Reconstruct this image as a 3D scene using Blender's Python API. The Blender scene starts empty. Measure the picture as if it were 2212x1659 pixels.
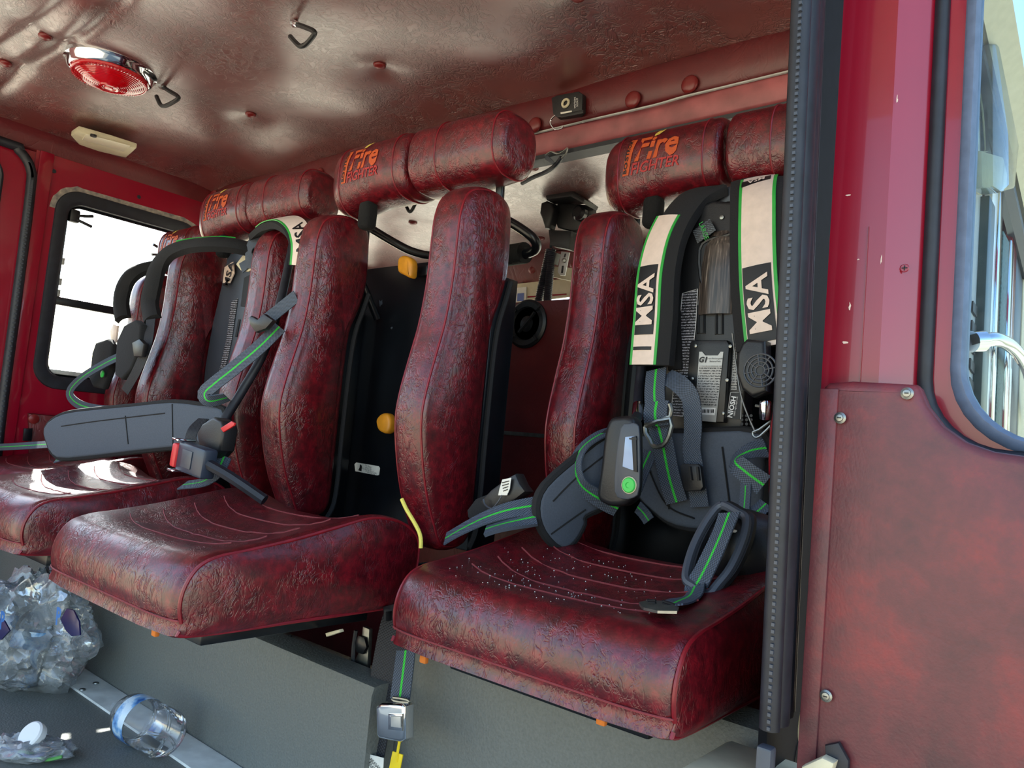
import bpy, bmesh, math, random
from mathutils import Vector, Matrix
random.seed(7)
SC = bpy.context.scene
COL = SC.collection

# ------------------------------------------------------------------ camera
FPX, FW, FH = 1640.0, 2212.0, 1659.0
YAW, PITCH, ROLL = math.radians(39.85), math.radians(94.45), math.radians(5.17)
CAM_R = Matrix.Rotation(YAW, 3, 'Z') @ Matrix.Rotation(PITCH, 3, 'X') @ Matrix.Rotation(ROLL, 3, 'Z')
cam_data = bpy.data.cameras.new('camera')
cam_data.sensor_width = 36.0
cam_data.lens = 36.0 * FPX / FW
cam_data.clip_start = 0.02
cam_data.clip_end = 500
cam = bpy.data.objects.new('camera', cam_data)
cam.matrix_world = CAM_R.to_4x4()
COL.objects.link(cam)
SC.camera = cam

# ------------------------------------------------------------------ world, sun, exposure
SUN_DIR = Vector((1.25, -0.42, -1.0)).normalized()
world = bpy.data.worlds.new('world')
SC.world = world
world.use_nodes = True
wn = world.node_tree.nodes
wl = world.node_tree.links
wn.clear()
w_out = wn.new('ShaderNodeOutputWorld')
w_bg = wn.new('ShaderNodeBackground')
w_sky = wn.new('ShaderNodeTexSky')
w_sky.sky_type = 'NISHITA'
w_sky.sun_disc = False
w_sky.sun_elevation = math.asin(-SUN_DIR.z)
w_sky.sun_rotation = math.atan2(-SUN_DIR.x, -SUN_DIR.y)
w_sky.air_density = 1.3
w_sky.dust_density = 1.2
w_sky.ozone_density = 1.5
w_bg.inputs['Strength'].default_value = 0.42
wl.new(w_sky.outputs[0], w_bg.inputs['Color'])
wl.new(w_bg.outputs[0], w_out.inputs[0])
sun_data = bpy.data.lights.new('sun', 'SUN')
sun_data.energy = 11.0
sun_data.angle = math.radians(0.6)
sun_data.color = (1.0, 0.93, 0.8)
sun = bpy.data.objects.new('sun', sun_data)
sun.rotation_euler = SUN_DIR.to_track_quat('-Z', 'Y').to_euler()
sun.location = (-8, 3, 6)
COL.objects.link(sun)
SC.view_settings.view_transform = 'Standard'
SC.view_settings.look = 'None'
SC.view_settings.exposure = 0.45
SC.view_settings.gamma = 1.0
SC.view_settings.use_curve_mapping = False

# ------------------------------------------------------------------ helpers
def at(px, py, ax, val):
    """world point on the plane axis=val seen at a photo position"""
    d = CAM_R @ Vector((px - FW / 2, -(py - FH / 2), -FPX))
    return d * (val / d[ax])
def atx(px, py, v): return at(px, py, 0, v)
def aty(px, py, v): return at(px, py, 1, v)
def atz(px, py, v): return at(px, py, 2, v)

def obj(name, verts, faces, mat=None, parent=None, smooth=True, uvs=None, loc=None, angle=40):
    me = bpy.data.meshes.new(name)
    me.from_pydata([tuple(v) for v in verts], [], faces)
    if uvs is not None:
        ul = me.uv_layers.new(name='UVMap')
        for lp in me.loops:
            ul.data[lp.index].uv = uvs[lp.vertex_index]
    me.update()
    return link(name, me, mat, parent, smooth, loc, angle)

def link(name, me, mat=None, parent=None, smooth=True, loc=None, angle=40):
    if mat is not None and len(me.materials) == 0:
        me.materials.append(mat)
    if smooth:
        me.shade_smooth()
        try:
            me.set_sharp_from_angle(angle=math.radians(angle))
        except Exception:
            pass
    o = bpy.data.objects.new(name, me)
    COL.objects.link(o)
    if loc is not None:
        o.location = loc
    if parent is not None:
        o.parent = parent
    return o

def bmobj(name, bm, mat, parent=None, smooth=True, angle=40, loc=None, fix=True):
    if fix:
        bmesh.ops.recalc_face_normals(bm, faces=bm.faces)
    me = bpy.data.meshes.new(name)
    bm.to_mesh(me)
    bm.free()
    return link(name, me, mat, parent, smooth, loc, angle)

def thing(name, label, cat, loc=(0, 0, 0), group=None):
    o = bpy.data.objects.new(name, None)
    o.empty_display_size = 0.05
    COL.objects.link(o)
    o.location = loc
    o['label'] = label
    o['category'] = cat
    if group:
        o['group'] = group
    return o

def tag(o, label, cat, group=None):
    o['label'] = label
    o['category'] = cat
    if group:
        o['group'] = group
    return o

def struct(o, label=None, cat='structure'):
    o['kind'] = 'structure'
    if label:
        o['label'] = label
        o['category'] = cat
    return o

def copy_tree(o, parent=None):
    c = o.copy()
    COL.objects.link(c)
    c.parent = parent
    for ch in list(o.children):
        copy_tree(ch, c)
    return c

def rebase(root, loc):
    """move a thing's origin to loc while its parts stay where they are"""
    d = Vector(loc) - root.location
    root.location = loc
    for ch in root.children:
        ch.location = ch.location - d
    return root

def box_bm(bm, c, s, bevel=0.0, seg=2, rot=None):
    r = bmesh.ops.create_cube(bm, size=1.0)
    vs = r['verts']
    bmesh.ops.scale(bm, vec=Vector(s), verts=vs)
    if bevel > 0:
        es = list({e for v in vs for e in v.link_edges})
        rb = bmesh.ops.bevel(bm, geom=es, offset=bevel, segments=seg, affect='EDGES', profile=0.5)
        vs = list({v for f in rb['faces'] for v in f.verts} | {v for v in vs if v.is_valid})
    if rot is not None:
        bmesh.ops.rotate(bm, cent=(0, 0, 0), matrix=rot, verts=vs)
    bmesh.ops.translate(bm, vec=Vector(c), verts=vs)
    return vs

def box(name, c, s, mat, parent=None, bevel=0.004, rot=None, seg=2):
    bm = bmesh.new()
    box_bm(bm, (0, 0, 0), s, min(bevel, min(s) * 0.45), seg, rot)
    return bmobj(name, bm, mat, parent, loc=c)

def catmull(pts, n=8, closed=False):
    P = [Vector(p) for p in pts]
    out = []
    m = len(P)
    rng = m if closed else m - 1
    for i in range(rng):
        if closed:
            a, b, c, d = P[(i - 1) % m], P[i], P[(i + 1) % m], P[(i + 2) % m]
        else:
            a, b, c, d = P[max(i - 1, 0)], P[i], P[i + 1], P[min(i + 2, m - 1)]
        for k in range(n):
            t = k / n
            out.append(0.5 * ((2 * b) + (c - a) * t + (2 * a - 5 * b + 4 * c - d) * t * t + (3 * b - a - 3 * c + d) * t ** 3))
    if not closed:
        out.append(P[-1])
    return out

def frames(path):
    """parallel-transport frames along a path"""
    n = len(path)
    T = []
    for i in range(n):
        t = path[min(i + 1, n - 1)] - path[max(i - 1, 0)]
        T.append(t.normalized() if t.length > 1e-9 else Vector((0, 0, 1)))
    a = Vector((0, 0, 1)) if abs(T[0].z) < 0.9 else Vector((1, 0, 0))
    N = [(a - T[0] * a.dot(T[0])).normalized()]
    for i in range(1, n):
        v = N[-1] - T[i] * N[-1].dot(T[i])
        N.append(v.normalized())
    return T, N

def tube_data(path, r, n=8, cap=True, r2=None):
    path = [Vector(p) for p in path]
    T, N = frames(path)
    V, Fc = [], []
    for i, p in enumerate(path):
        b = T[i].cross(N[i])
        rr = r(i / (len(path) - 1)) if callable(r) else r
        for k in range(n):
            a = 2 * math.pi * k / n
            V.append(p + (N[i] * math.cos(a) + b * math.sin(a)) * rr)
    for i in range(len(path) - 1):
        for k in range(n):
            Fc.append((i * n + k, i * n + (k + 1) % n, (i + 1) * n + (k + 1) % n, (i + 1) * n + k))
    if cap:
        Fc.append(tuple(range(n))[::-1])
        Fc.append(tuple((len(path) - 1) * n + k for k in range(n)))
    return V, Fc

def tube(name, path, r, mat, parent=None, n=8, smooth_path=0, closed=False, cap=True):
    pts = [Vector(p) for p in path]
    if smooth_path:
        pts = catmull(pts, smooth_path, closed)
    if closed:
        pts = pts + [pts[0], ]
        cap = False
    V, Fc = tube_data(pts, r, n, cap)
    return obj(name, V, Fc, mat, parent)

def merge(datas):
    V, Fc = [], []
    for v, f in datas:
        o = len(V)
        V += list(v)
        Fc += [tuple(i + o for i in x) for x in f]
    return V, Fc

def lathe_data(prof, n=24, origin=(0, 0, 0), axis=(0, 0, 1)):
    """prof: list of (r, h)"""
    ax = Vector(axis).normalized()
    a = Vector((1, 0, 0)) if abs(ax.x) < 0.9 else Vector((0, 1, 0))
    u = (a - ax * a.dot(ax)).normalized()
    w = ax.cross(u)
    O = Vector(origin)
    V, Fc = [], []
    for (r, h) in prof:
        for k in range(n):
            t = 2 * math.pi * k / n
            V.append(O + ax * h + (u * math.cos(t) + w * math.sin(t)) * r)
    m = len(prof)
    for i in range(m - 1):
        for k in range(n):
            Fc.append((i * n + k, i * n + (k + 1) % n, (i + 1) * n + (k + 1) % n, (i + 1) * n + k))
    Fc.append(tuple(range(n))[::-1])
    Fc.append(tuple((m - 1) * n + k for k in range(n)))
    return V, Fc

def lathe(name, prof, mat, parent=None, n=24, origin=(0, 0, 0), axis=(0, 0, 1), angle=40):
    V, Fc = lathe_data(prof, n, (0, 0, 0), axis)
    return obj(name, V, Fc, mat, parent, loc=origin, angle=angle)

def resample(poly, n):
    P = [Vector(p) for p in poly]
    P.append(P[0])
    L = [0]
    for i in range(1, len(P)):
        L.append(L[-1] + (P[i] - P[i - 1]).length)
    out = []
    j = 0
    for k in range(n):
        s = L[-1] * k / n
        while L[j + 1] < s:
            j += 1
        t = (s - L[j]) / max(1e-9, L[j + 1] - L[j])
        out.append(P[j].lerp(P[j + 1], t))
    return out

def inset_loop(P, d):
    """inward offset of a closed 2D loop (any winding)"""
    n = len(P)
    area = sum(P[i].x * P[(i + 1) % n].y - P[(i + 1) % n].x * P[i].y for i in range(n))
    s = 1 if area > 0 else -1
    out = []
    for i in range(n):
        t = (P[(i + 1) % n] - P[i - 1]).normalized()
        nn = Vector((-t.y, t.x)) * s
        out.append(P[i] + nn * d)
    return out

def pillow_data(loop, w0, w1, r, put, seg=4, crown=0.006, ci=2.2, star=False):
    """closed 2D loop extruded from w0 to w1 with rounded rims; put(a, b, w) -> 3D"""
    rings = []
    m = (w0 + w1) / 2
    st = [(w0 - crown, r * ci)]
    for k in range(seg + 1):
        t = math.pi / 2 * k / seg
        st.append((w0 + r * (1 - math.sin(t)) * 1.0 if False else w0 + r * (1 - math.cos(t)), r * (1 - math.sin(t))))
    nmid = 6
    for k in range(1, nmid):
        st.append((w0 + r + (w1 - w0 - 2 * r) * k / nmid, 0))
    for k in range(seg, -1, -1):
        t = math.pi / 2 * k / seg
        st.append((w1 - r * (1 - math.cos(t)), r * (1 - math.sin(t))))
    st.append((w1 + crown, r * ci))
    V, Fc = [], []
    n = len(loop)
    for (w, d) in st:
        if d > r * 1.5:
            cxy = sum(loop, Vector((0, 0))) / n
            base = inset_loop(loop, r) if not star else [p + (cxy - p).normalized() * r for p in loop]
            ring = [p.lerp(cxy, 0.16) for p in base]
        else:
            ring = inset_loop(loop, d) if not star else [p + (sum(loop, Vector((0, 0))) / n - p).normalized() * d for p in loop]
        for p in ring:
            V.append(put(p.x, p.y, w))
    for i in range(len(st) - 1):
        for k in range(n):
            Fc.append((i * n + k, i * n + (k + 1) % n, (i + 1) * n + (k + 1) % n, (i + 1) * n + k))
    Fc.append(tuple(range(n))[::-1])
    Fc.append(tuple((len(st) - 1) * n + k for k in range(n)))
    return V, Fc

def plate(name, outline, O, U, Vv, th, mat, parent=None, bevel=0.0, seg=2, bend=None):
    """flat shape with thickness. outline in (u, v) metres; thickness grows along U x V"""
    U = Vector(U).normalized()
    Vv = Vector(Vv).normalized()
    N = U.cross(Vv).normalized()
    O = Vector(O)
    bm = bmesh.new()
    vs = [bm.verts.new((p[0], p[1], 0)) for p in outline]
    f = bm.faces.new(vs)
    r = bmesh.ops.extrude_face_region(bm, geom=[f])
    top = [g for g in r['geom'] if isinstance(g, bmesh.types.BMVert)]
    bmesh.ops.translate(bm, vec=(0, 0, th), verts=top)
    if bevel > 0:
        es = [e for e in bm.edges if not (abs(e.verts[0].co.z - e.verts[1].co.z) > th * 0.5)]
        bmesh.ops.bevel(bm, geom=es, offset=bevel, segments=seg, affect='EDGES', profile=0.5)
    bmesh.ops.recalc_face_normals(bm, faces=bm.faces)
    for v in bm.verts:
        c = v.co.copy()
        if bend:
            c = Vector(bend(c.x, c.y, c.z))
        v.co = U * c.x + Vv * c.y + N * c.z
    return bmobj(name, bm, mat, parent, loc=O)

def rrect(w, h, r, n=5, cx=0, cy=0):
    out = []
    for (sx, sy, a0) in ((1, 1, 0), (-1, 1, 90), (-1, -1, 180), (1, -1, 270)):
        for k in range(n + 1):
            a = math.radians(a0 + 90 * k / n)
            out.append((cx + sx * (w / 2 - r) + r * math.cos(a), cy + sy * (h / 2 - r) + r * math.sin(a)))
    return out

def ring_plate(name, inner, outer, O, U, Vv, th, mat, parent=None, chamfer=0.0):
    """plate with a hole: inner and outer loops with equal counts. chamfer > 0 widens the front of the hole"""
    U = Vector(U).normalized()
    Vv = Vector(Vv).normalized()
    N = U.cross(Vv).normalized()
    n = len(inner)
    cx = sum(p[0] for p in inner) / n
    cy = sum(p[1] for p in inner) / n
    def grow(p, d):
        return (p[0] + d * (1 if p[0] > cx else -1), p[1] + d * (1 if p[1] > cy else -1))
    V, Fc = [], []
    loops = [(outer, 0), (outer, th), ([grow(p, chamfer) for p in inner], th), (inner, th - chamfer if chamfer else th * 0.999), (inner, 0)]
    for lp, h in loops:
        for p in lp:
            V.append(U * p[0] + Vv * p[1] + N * h)
    m = len(loops)
    for i in range(m):
        j = (i + 1) % m
        for k in range(n):
            Fc.append((i * n + k, i * n + (k + 1) % n, j * n + (k + 1) % n, j * n + k))
    o = obj(name, V, Fc, mat, parent, loc=O, angle=30)
    bm = bmesh.new()
    bm.from_mesh(o.data)
    bmesh.ops.recalc_face_normals(bm, faces=bm.faces)
    bm.to_mesh(o.data)
    bm.free()
    return o

def outer_for(inner, x0, x1, y0, y1):
    """project a loop onto a surrounding rectangle, keeping corner points"""
    n = len(inner)
    cx = sum(p[0] for p in inner) / n
    cy = sum(p[1] for p in inner) / n
    out = []
    q = n // 4
    for i, p in enumerate(inner):
        k = i // q
        f = (i % q) / (q - 1)
        # each rounded corner of the inner loop maps to the whole rectangle corner
        X = x1 if k in (0, 3) else x0
        Y = y1 if k in (0, 1) else y0
        mid = (q - 1) / 2
        j = i % q
        if k % 2 == 0:
            out.append((X, p[1]) if j < mid - 0.01 else ((X, Y) if abs(j - mid) < 0.6 else (p[0], Y)))
        else:
            out.append((p[0], Y) if j < mid - 0.01 else ((X, Y) if abs(j - mid) < 0.6 else (X, p[1])))
    return out

class Ribbon:
    """strap: smooth centre line with a surface frame; pts: list of Vector, nrm: list of normals (or one)"""
    def __init__(self, pts, nrm, width, n=8):
        pts = [Vector(p) for p in pts]
        if not isinstance(nrm, (list, tuple)) or isinstance(nrm, Vector) or not hasattr(nrm[0], '__len__'):
            nrm = [Vector(nrm)] * len(pts)
        nr = [Vector(v).normalized() for v in nrm]
        self.p = catmull(pts, n)
        self.nn = catmull(nr, n)
        self.w = width
        self.T = []
        m = len(self.p)
        for i in range(m):
            t = self.p[min(i + 1, m - 1)] - self.p[max(i - 1, 0)]
            self.T.append(t.normalized())
        for i in range(m):
            v = self.nn[i] - self.T[i] * self.nn[i].dot(self.T[i])
            self.nn[i] = v.normalized()
        self.L = [0.0]
        for i in range(1, m):
            self.L.append(self.L[-1] + (self.p[i] - self.p[i - 1]).length)
        self.len = self.L[-1]
    def ev(self, s, t, off=0.0):
        """s metres along, t metres across (to the right seen from the front, path running down)"""
        s = max(0.0, min(self.len, s))
        i = 0
        while i < len(self.L) - 2 and self.L[i + 1] < s:
            i += 1
        f = (s - self.L[i]) / max(1e-9, self.L[i + 1] - self.L[i])
        p = self.p[i].lerp(self.p[i + 1], f)
        n = self.nn[i].lerp(self.nn[i + 1], f).normalized()
        T = self.T[i].lerp(self.T[i + 1], f).normalized()
        w = n.cross(T)
        return p + w * t + n * off
    def build(self, name, mat, parent=None, th=0.003, w=None, s0=0.0, s1=None, t0=None, t1=None, off=0.0, across=4, crown=0.0):
        s1 = self.len if s1 is None else s1
        w = self.w if w is None else w
        a0 = -w / 2 if t0 is None else t0
        a1 = w / 2 if t1 is None else t1
        m = max(2, int((s1 - s0) / 0.008) + 1)
        V, Fc, UV = [], [], []
        cols = across + 1
        for side in (1, -1):
            for i in range(m + 1):
                s = s0 + (s1 - s0) * i / m
                for k in range(cols):
                    t = a0 + (a1 - a0) * k / across
                    c = crown * (1 - (2 * k / across - 1) ** 2)
                    V.append(self.ev(s, t, off + side * th / 2 + c))
                    UV.append((k / across, s))
        h = (m + 1) * cols
        for i in range(m):
            for k in range(across):
                a = i * cols + k
                q = (a, a + 1, a + cols + 1, a + cols)
                Fc.append(q)
                Fc.append(tuple(x + h for x in q)[::-1])
        for i in range(m):
            a = i * cols
            Fc.append((a + cols, a + cols + h, a + h, a))
            b = i * cols + across
            Fc.append((b, b + h, b + cols + h, b + cols))
        for k in range(across):
            Fc.append((k + h, k + 1 + h, k + 1, k))
            b = m * cols + k
            Fc.append((b, b + 1, b + 1 + h, b + h))
        return obj(name, V, Fc, mat, parent, uvs=UV, angle=50)
    def wrap(self, name, data, mat, parent, s, t, off, flip=False, vert=True):
        """lay flat 2D shapes (u, v) on the strap: u runs across when vert is False, along otherwise"""
        V2, Fc = data
        V = []
        for (u, v) in V2:
            if vert:
                V.append(self.ev(s - u if flip else s + u, t - v if flip else t + v, off))
            else:
                V.append(self.ev(s - v, t + u, off))
        return obj(name, V, Fc, mat, parent, smooth=False)

def text_data(txt, size, bold=0.0, shear=0.0, sx=1.0, center=True, spacing=1.0):
    cu = bpy.data.curves.new('lettering', 'FONT')
    cu.body = txt
    cu.size = size
    cu.offset = bold
    cu.shear = shear
    cu.space_character = spacing
    cu.resolution_u = 2
    cu.fill_mode = 'FRONT'
    to = bpy.data.objects.new('lettering', cu)
    me = bpy.data.meshes.new_from_object(to)
    V = [(v.co.x * sx, v.co.y) for v in me.vertices]
    Fc = [tuple(p.vertices) for p in me.polygons]
    bpy.data.objects.remove(to)
    bpy.data.curves.remove(cu)
    bpy.data.meshes.remove(me)
    if center and V:
        x0 = (min(v[0] for v in V) + max(v[0] for v in V)) / 2
        y0 = (min(v[1] for v in V) + max(v[1] for v in V)) / 2
        V = [(v[0] - x0, v[1] - y0) for v in V]
    return V, Fc

def text_on(name, txt, size, O, U, Vv, mat, parent=None, bold=0.0, shear=0.0, sx=1.0, off=0.0006):
    V2, Fc = text_data(txt, size, bold, shear, sx)
    U = Vector(U).normalized()
    Vv = Vector(Vv).normalized()
    N = U.cross(Vv).normalized()
    return obj(name, [U * a + Vv * b + N * off for a, b in V2], Fc, mat, parent, smooth=False, loc=O)

# ------------------------------------------------------------------ materials
def srgb(r, g, b):
    f = lambda c: (c / 255 / 12.92) if c / 255 <= 0.04045 else ((c / 255 + 0.055) / 1.055) ** 2.4
    return (f(r), f(g), f(b), 1.0)

class NT:
    def __init__(self, name):
        self.m = bpy.data.materials.new(name)
        self.m.use_nodes = True
        self.t = self.m.node_tree
        self.b = self.t.nodes['Principled BSDF']
        self.out = self.t.nodes['Material Output']
    def n(self, kind, **kw):
        x = self.t.nodes.new(kind)
        for k, v in kw.items():
            setattr(x, k, v)
        return x
    def l(self, a, b):
        self.t.links.new(a, b)
    def set(self, **kw):
        for k, v in kw.items():
            self.b.inputs[k.replace('_', ' ')].default_value = v
        return self
    def ramp(self, src, stops):
        r = self.n('ShaderNodeValToRGB')
        el = r.color_ramp.elements
        while len(el) < len(stops):
            el.new(0.5)
        for e, (p, c) in zip(el, stops):
            e.position = p
            e.color = c
        self.l(src, r.inputs[0])
        return r.outputs[0]

def plain(name, col, rough=0.5, metal=0.0, spec=0.5, noise=0.0, bump=0.0, nscale=40.0, coat=0.0, rvar=0.0):
    q = NT(name)
    q.set(Base_Color=col, Roughness=rough, Metallic=metal)
    q.b.inputs['Specular IOR Level'].default_value = spec
    q.b.inputs['Coat Weight'].default_value = coat
    if noise or bump or rvar:
        tc = q.n('ShaderNodeTexCoord')
        nz = q.n('ShaderNodeTexNoise')
        nz.inputs['Scale'].default_value = nscale
        nz.inputs['Detail'].default_value = 6
        q.l(tc.outputs['Object'], nz.inputs['Vector'])
        if noise:
            d = tuple(max(0, c * (1 - noise)) for c in col[:3]) + (1,)
            e = tuple(min(1, c * (1 + noise)) for c in col[:3]) + (1,)
            q.l(q.ramp(nz.outputs['Fac'], [(0.3, d), (0.7, e)]), q.b.inputs['Base Color'])
        if rvar:
            mp = q.n('ShaderNodeMapRange')
            mp.inputs[3].default_value = max(0, rough - rvar)
            mp.inputs[4].default_value = min(1, rough + rvar)
            q.l(nz.outputs['Fac'], mp.inputs[0])
            q.l(mp.outputs[0], q.b.inputs['Roughness'])
        if bump:
            b = q.n('ShaderNodeBump')
            b.inputs['Strength'].default_value = bump
            b.inputs['Distance'].default_value = 0.002
            q.l(nz.outputs['Fac'], b.inputs['Height'])
            q.l(b.outputs[0], q.b.inputs['Normal'])
    return q.m

def vinyl(name, c1, c2, c3, rough=0.36, crease=0.6, scale=9.0, grain=0.25, spec=0.6, mott=14.0, dist=0.004, coat=0.0):
    q = NT(name)
    tc = q.n('ShaderNodeTexCoord')
    big = q.n('ShaderNodeTexNoise')
    big.inputs['Scale'].default_value = mott
    big.inputs['Detail'].default_value = 8
    big.inputs['Roughness'].default_value = 0.72
    q.l(tc.outputs['Object'], big.inputs['Vector'])
    q.l(q.ramp(big.outputs['Fac'], [(0.32, c1), (0.5, c2), (0.68, c3)]), q.b.inputs['Base Color'])
    # creases: thin meandering valleys, patchy
    mp_ = q.n('ShaderNodeMapping')
    mp_.inputs['Rotation'].default_value = (0.4, 0.3, 0.7)
    mp_.inputs['Scale'].default_value = (1.0, 1.0, 0.55)
    q.l(tc.outputs['Object'], mp_.inputs[0])
    hs = []
    for (sc_, wd_, ds_) in ((scale, 0.020, 1.2), (scale * 2.3, 0.040, 0.8)):
        nn_ = q.n('ShaderNodeTexNoise')
        nn_.inputs['Scale'].default_value = sc_
        nn_.inputs['Detail'].default_value = 3
        nn_.inputs['Roughness'].default_value = 0.6
        nn_.inputs['Distortion'].default_value = ds_
        q.l(mp_.outputs[0], nn_.inputs['Vector'])
        sb = q.n('ShaderNodeMath', operation='SUBTRACT')
        sb.inputs[1].default_value = 0.5
        q.l(nn_.outputs['Fac'], sb.inputs[0])
        ab = q.n('ShaderNodeMath', operation='ABSOLUTE')
        q.l(sb.outputs[0], ab.inputs[0])
        hs.append(q.ramp(ab.outputs[0], [(0.0, (0, 0, 0, 1)), (wd_, (0.85, 0.85, 0.85, 1)), (wd_ * 2.2, (1, 1, 1, 1))]))
    patch = q.n('ShaderNodeTexNoise')
    patch.inputs['Scale'].default_value = scale * 0.45
    patch.inputs['Detail'].default_value = 2
    q.l(tc.outputs['Object'], patch.inputs['Vector'])
    pm = q.ramp(patch.outputs['Fac'], [(0.38, (0, 0, 0, 1)), (0.60, (1, 1, 1, 1))])
    mul = q.n('ShaderNodeMix', data_type='RGBA', blend_type='MULTIPLY')
    mul.inputs[0].default_value = 1.0
    q.l(hs[0], mul.inputs[6])
    q.l(hs[1], mul.inputs[7])
    mx = q.n('ShaderNodeMix', data_type='RGBA')
    q.l(pm, mx.inputs[0])
    mx.inputs[6].default_value = (1, 1, 1, 1)
    q.l(mul.outputs[2], mx.inputs[7])
    fine = q.n('ShaderNodeTexNoise')
    fine.inputs['Scale'].default_value = 260
    fine.inputs['Detail'].default_value = 2
    q.l(tc.outputs['Object'], fine.inputs['Vector'])
    b1 = q.n('ShaderNodeBump')
    b1.inputs['Strength'].default_value = crease
    b1.inputs['Distance'].default_value = dist
    q.l(mx.outputs[2], b1.inputs['Height'])
    b2 = q.n('ShaderNodeBump')
    b2.inputs['Strength'].default_value = grain
    b2.inputs['Distance'].default_value = 0.001
    q.l(fine.outputs['Fac'], b2.inputs['Height'])
    q.l(b1.outputs[0], b2.inputs['Normal'])
    q.l(b2.outputs[0], q.b.inputs['Normal'])
    q.set(Roughness=rough)
    q.b.inputs['Specular IOR Level'].default_value = spec
    q.b.inputs['Coat Weight'].default_value = coat
    q.b.inputs['Coat Roughness'].default_value = 0.32
    if coat > 0.5:
        q.b.inputs['Coat IOR'].default_value = 2.4
    return q.m

def webbing(name, base, stripe=None, half=0.055):
    q = NT(name)
    uv = q.n('ShaderNodeUVMap')
    sep = q.n('ShaderNodeSeparateXYZ')
    q.l(uv.outputs[0], sep.inputs[0])
    wu = q.n('ShaderNodeMath', operation='MULTIPLY')
    wu.inputs[1].default_value = 2 * math.pi * 8
    q.l(sep.outputs[0], wu.inputs[0])
    su = q.n('ShaderNodeMath', operation='SINE')
    q.l(wu.outputs[0], su.inputs[0])
    wv = q.n('ShaderNodeMath', operation='MULTIPLY')
    wv.inputs[1].default_value = 2 * math.pi / 0.0062
    q.l(sep.outputs[1], wv.inputs[0])
    sv = q.n('ShaderNodeMath', operation='SINE')
    q.l(wv.outputs[0], sv.inputs[0])
    pr = q.n('ShaderNodeMath', operation='MULTIPLY')
    q.l(su.outputs[0], pr.inputs[0])
    q.l(sv.outputs[0], pr.inputs[1])
    h = q.n('ShaderNodeMath', operation='MULTIPLY_ADD')
    h.inputs[1].default_value = 0.5
    h.inputs[2].default_value = 0.5
    q.l(pr.outputs[0], h.inputs[0])
    dk = tuple(c * 0.45 for c in base[:3]) + (1,)
    lt = tuple(min(1, c * 1.7) for c in base[:3]) + (1,)
    col = q.ramp(h.outputs[0], [(0.2, dk), (0.8, lt)])
    if stripe:
        s1 = q.n('ShaderNodeMath', operation='SUBTRACT')
        s1.inputs[1].default_value = 0.5
        q.l(sep.outputs[0], s1.inputs[0])
        s2 = q.n('ShaderNodeMath', operation='ABSOLUTE')
        q.l(s1.outputs[0], s2.inputs[0])
        s3 = q.n('ShaderNodeMath', operation='LESS_THAN')
        s3.inputs[1].default_value = half
        q.l(s2.outputs[0], s3.inputs[0])
        gcol = q.ramp(h.outputs[0], [(0.1, tuple(c * 0.5 for c in stripe[:3]) + (1,)), (0.6, stripe)])
        mx = q.n('ShaderNodeMix', data_type='RGBA')
        q.l(s3.outputs[0], mx.inputs[0])
        q.l(col, mx.inputs[6])
        q.l(gcol, mx.inputs[7])
        col = mx.outputs[2]
    q.l(col, q.b.inputs['Base Color'])
    b = q.n('ShaderNodeBump')
    b.inputs['Strength'].default_value = 0.6
    b.inputs['Distance'].default_value = 0.0012
    q.l(h.outputs[0], b.inputs['Height'])
    q.l(b.outputs[0], q.b.inputs['Normal'])
    q.set(Roughness=0.62)
    return q.m

def clear(name, tint=(0.9, 0.95, 1, 1), gloss=0.12, rough=0.02, pale_film=0.0, haze=0.0):
    """thin clear sheet: mostly transparent with a glossy skin"""
    q = NT(name)
    q.t.nodes.remove(q.b)
    tr = q.n('ShaderNodeBsdfTransparent')
    tr.inputs[0].default_value = tint
    gl = q.n('ShaderNodeBsdfGlossy')
    gl.inputs['Roughness'].default_value = rough
    fr = q.n('ShaderNodeLayerWeight')
    fr.inputs[0].default_value = gloss
    mx = q.n('ShaderNodeMixShader')
    q.l(fr.outputs['Fresnel'], mx.inputs[0])
    q.l(tr.outputs[0], mx.inputs[1])
    q.l(gl.outputs[0], mx.inputs[2])
    last = mx.outputs[0]
    if pale_film:  # patchy pale diffuse film mixed over the clear sheet
        tc = q.n('ShaderNodeTexCoord')
        nz = q.n('ShaderNodeTexNoise')
        nz.inputs['Scale'].default_value = 9
        nz.inputs['Detail'].default_value = 9
        nz.inputs['Roughness'].default_value = 0.75
        q.l(tc.outputs['Object'], nz.inputs['Vector'])
        df = q.n('ShaderNodeBsdfDiffuse')
        df.inputs[0].default_value = (0.75, 0.8, 0.82, 1)
        m2 = q.n('ShaderNodeMixShader')
        q.l(q.ramp(nz.outputs['Fac'], [(0.35, (haze, haze, haze, 1)), (0.9, (pale_film, pale_film, pale_film, 1))]), m2.inputs[0])
        q.l(last, m2.inputs[1])
        q.l(df.outputs[0], m2.inputs[2])
        last = m2.outputs[0]
    q.l(last, q.out.inputs[0])
    return q.m

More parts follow.
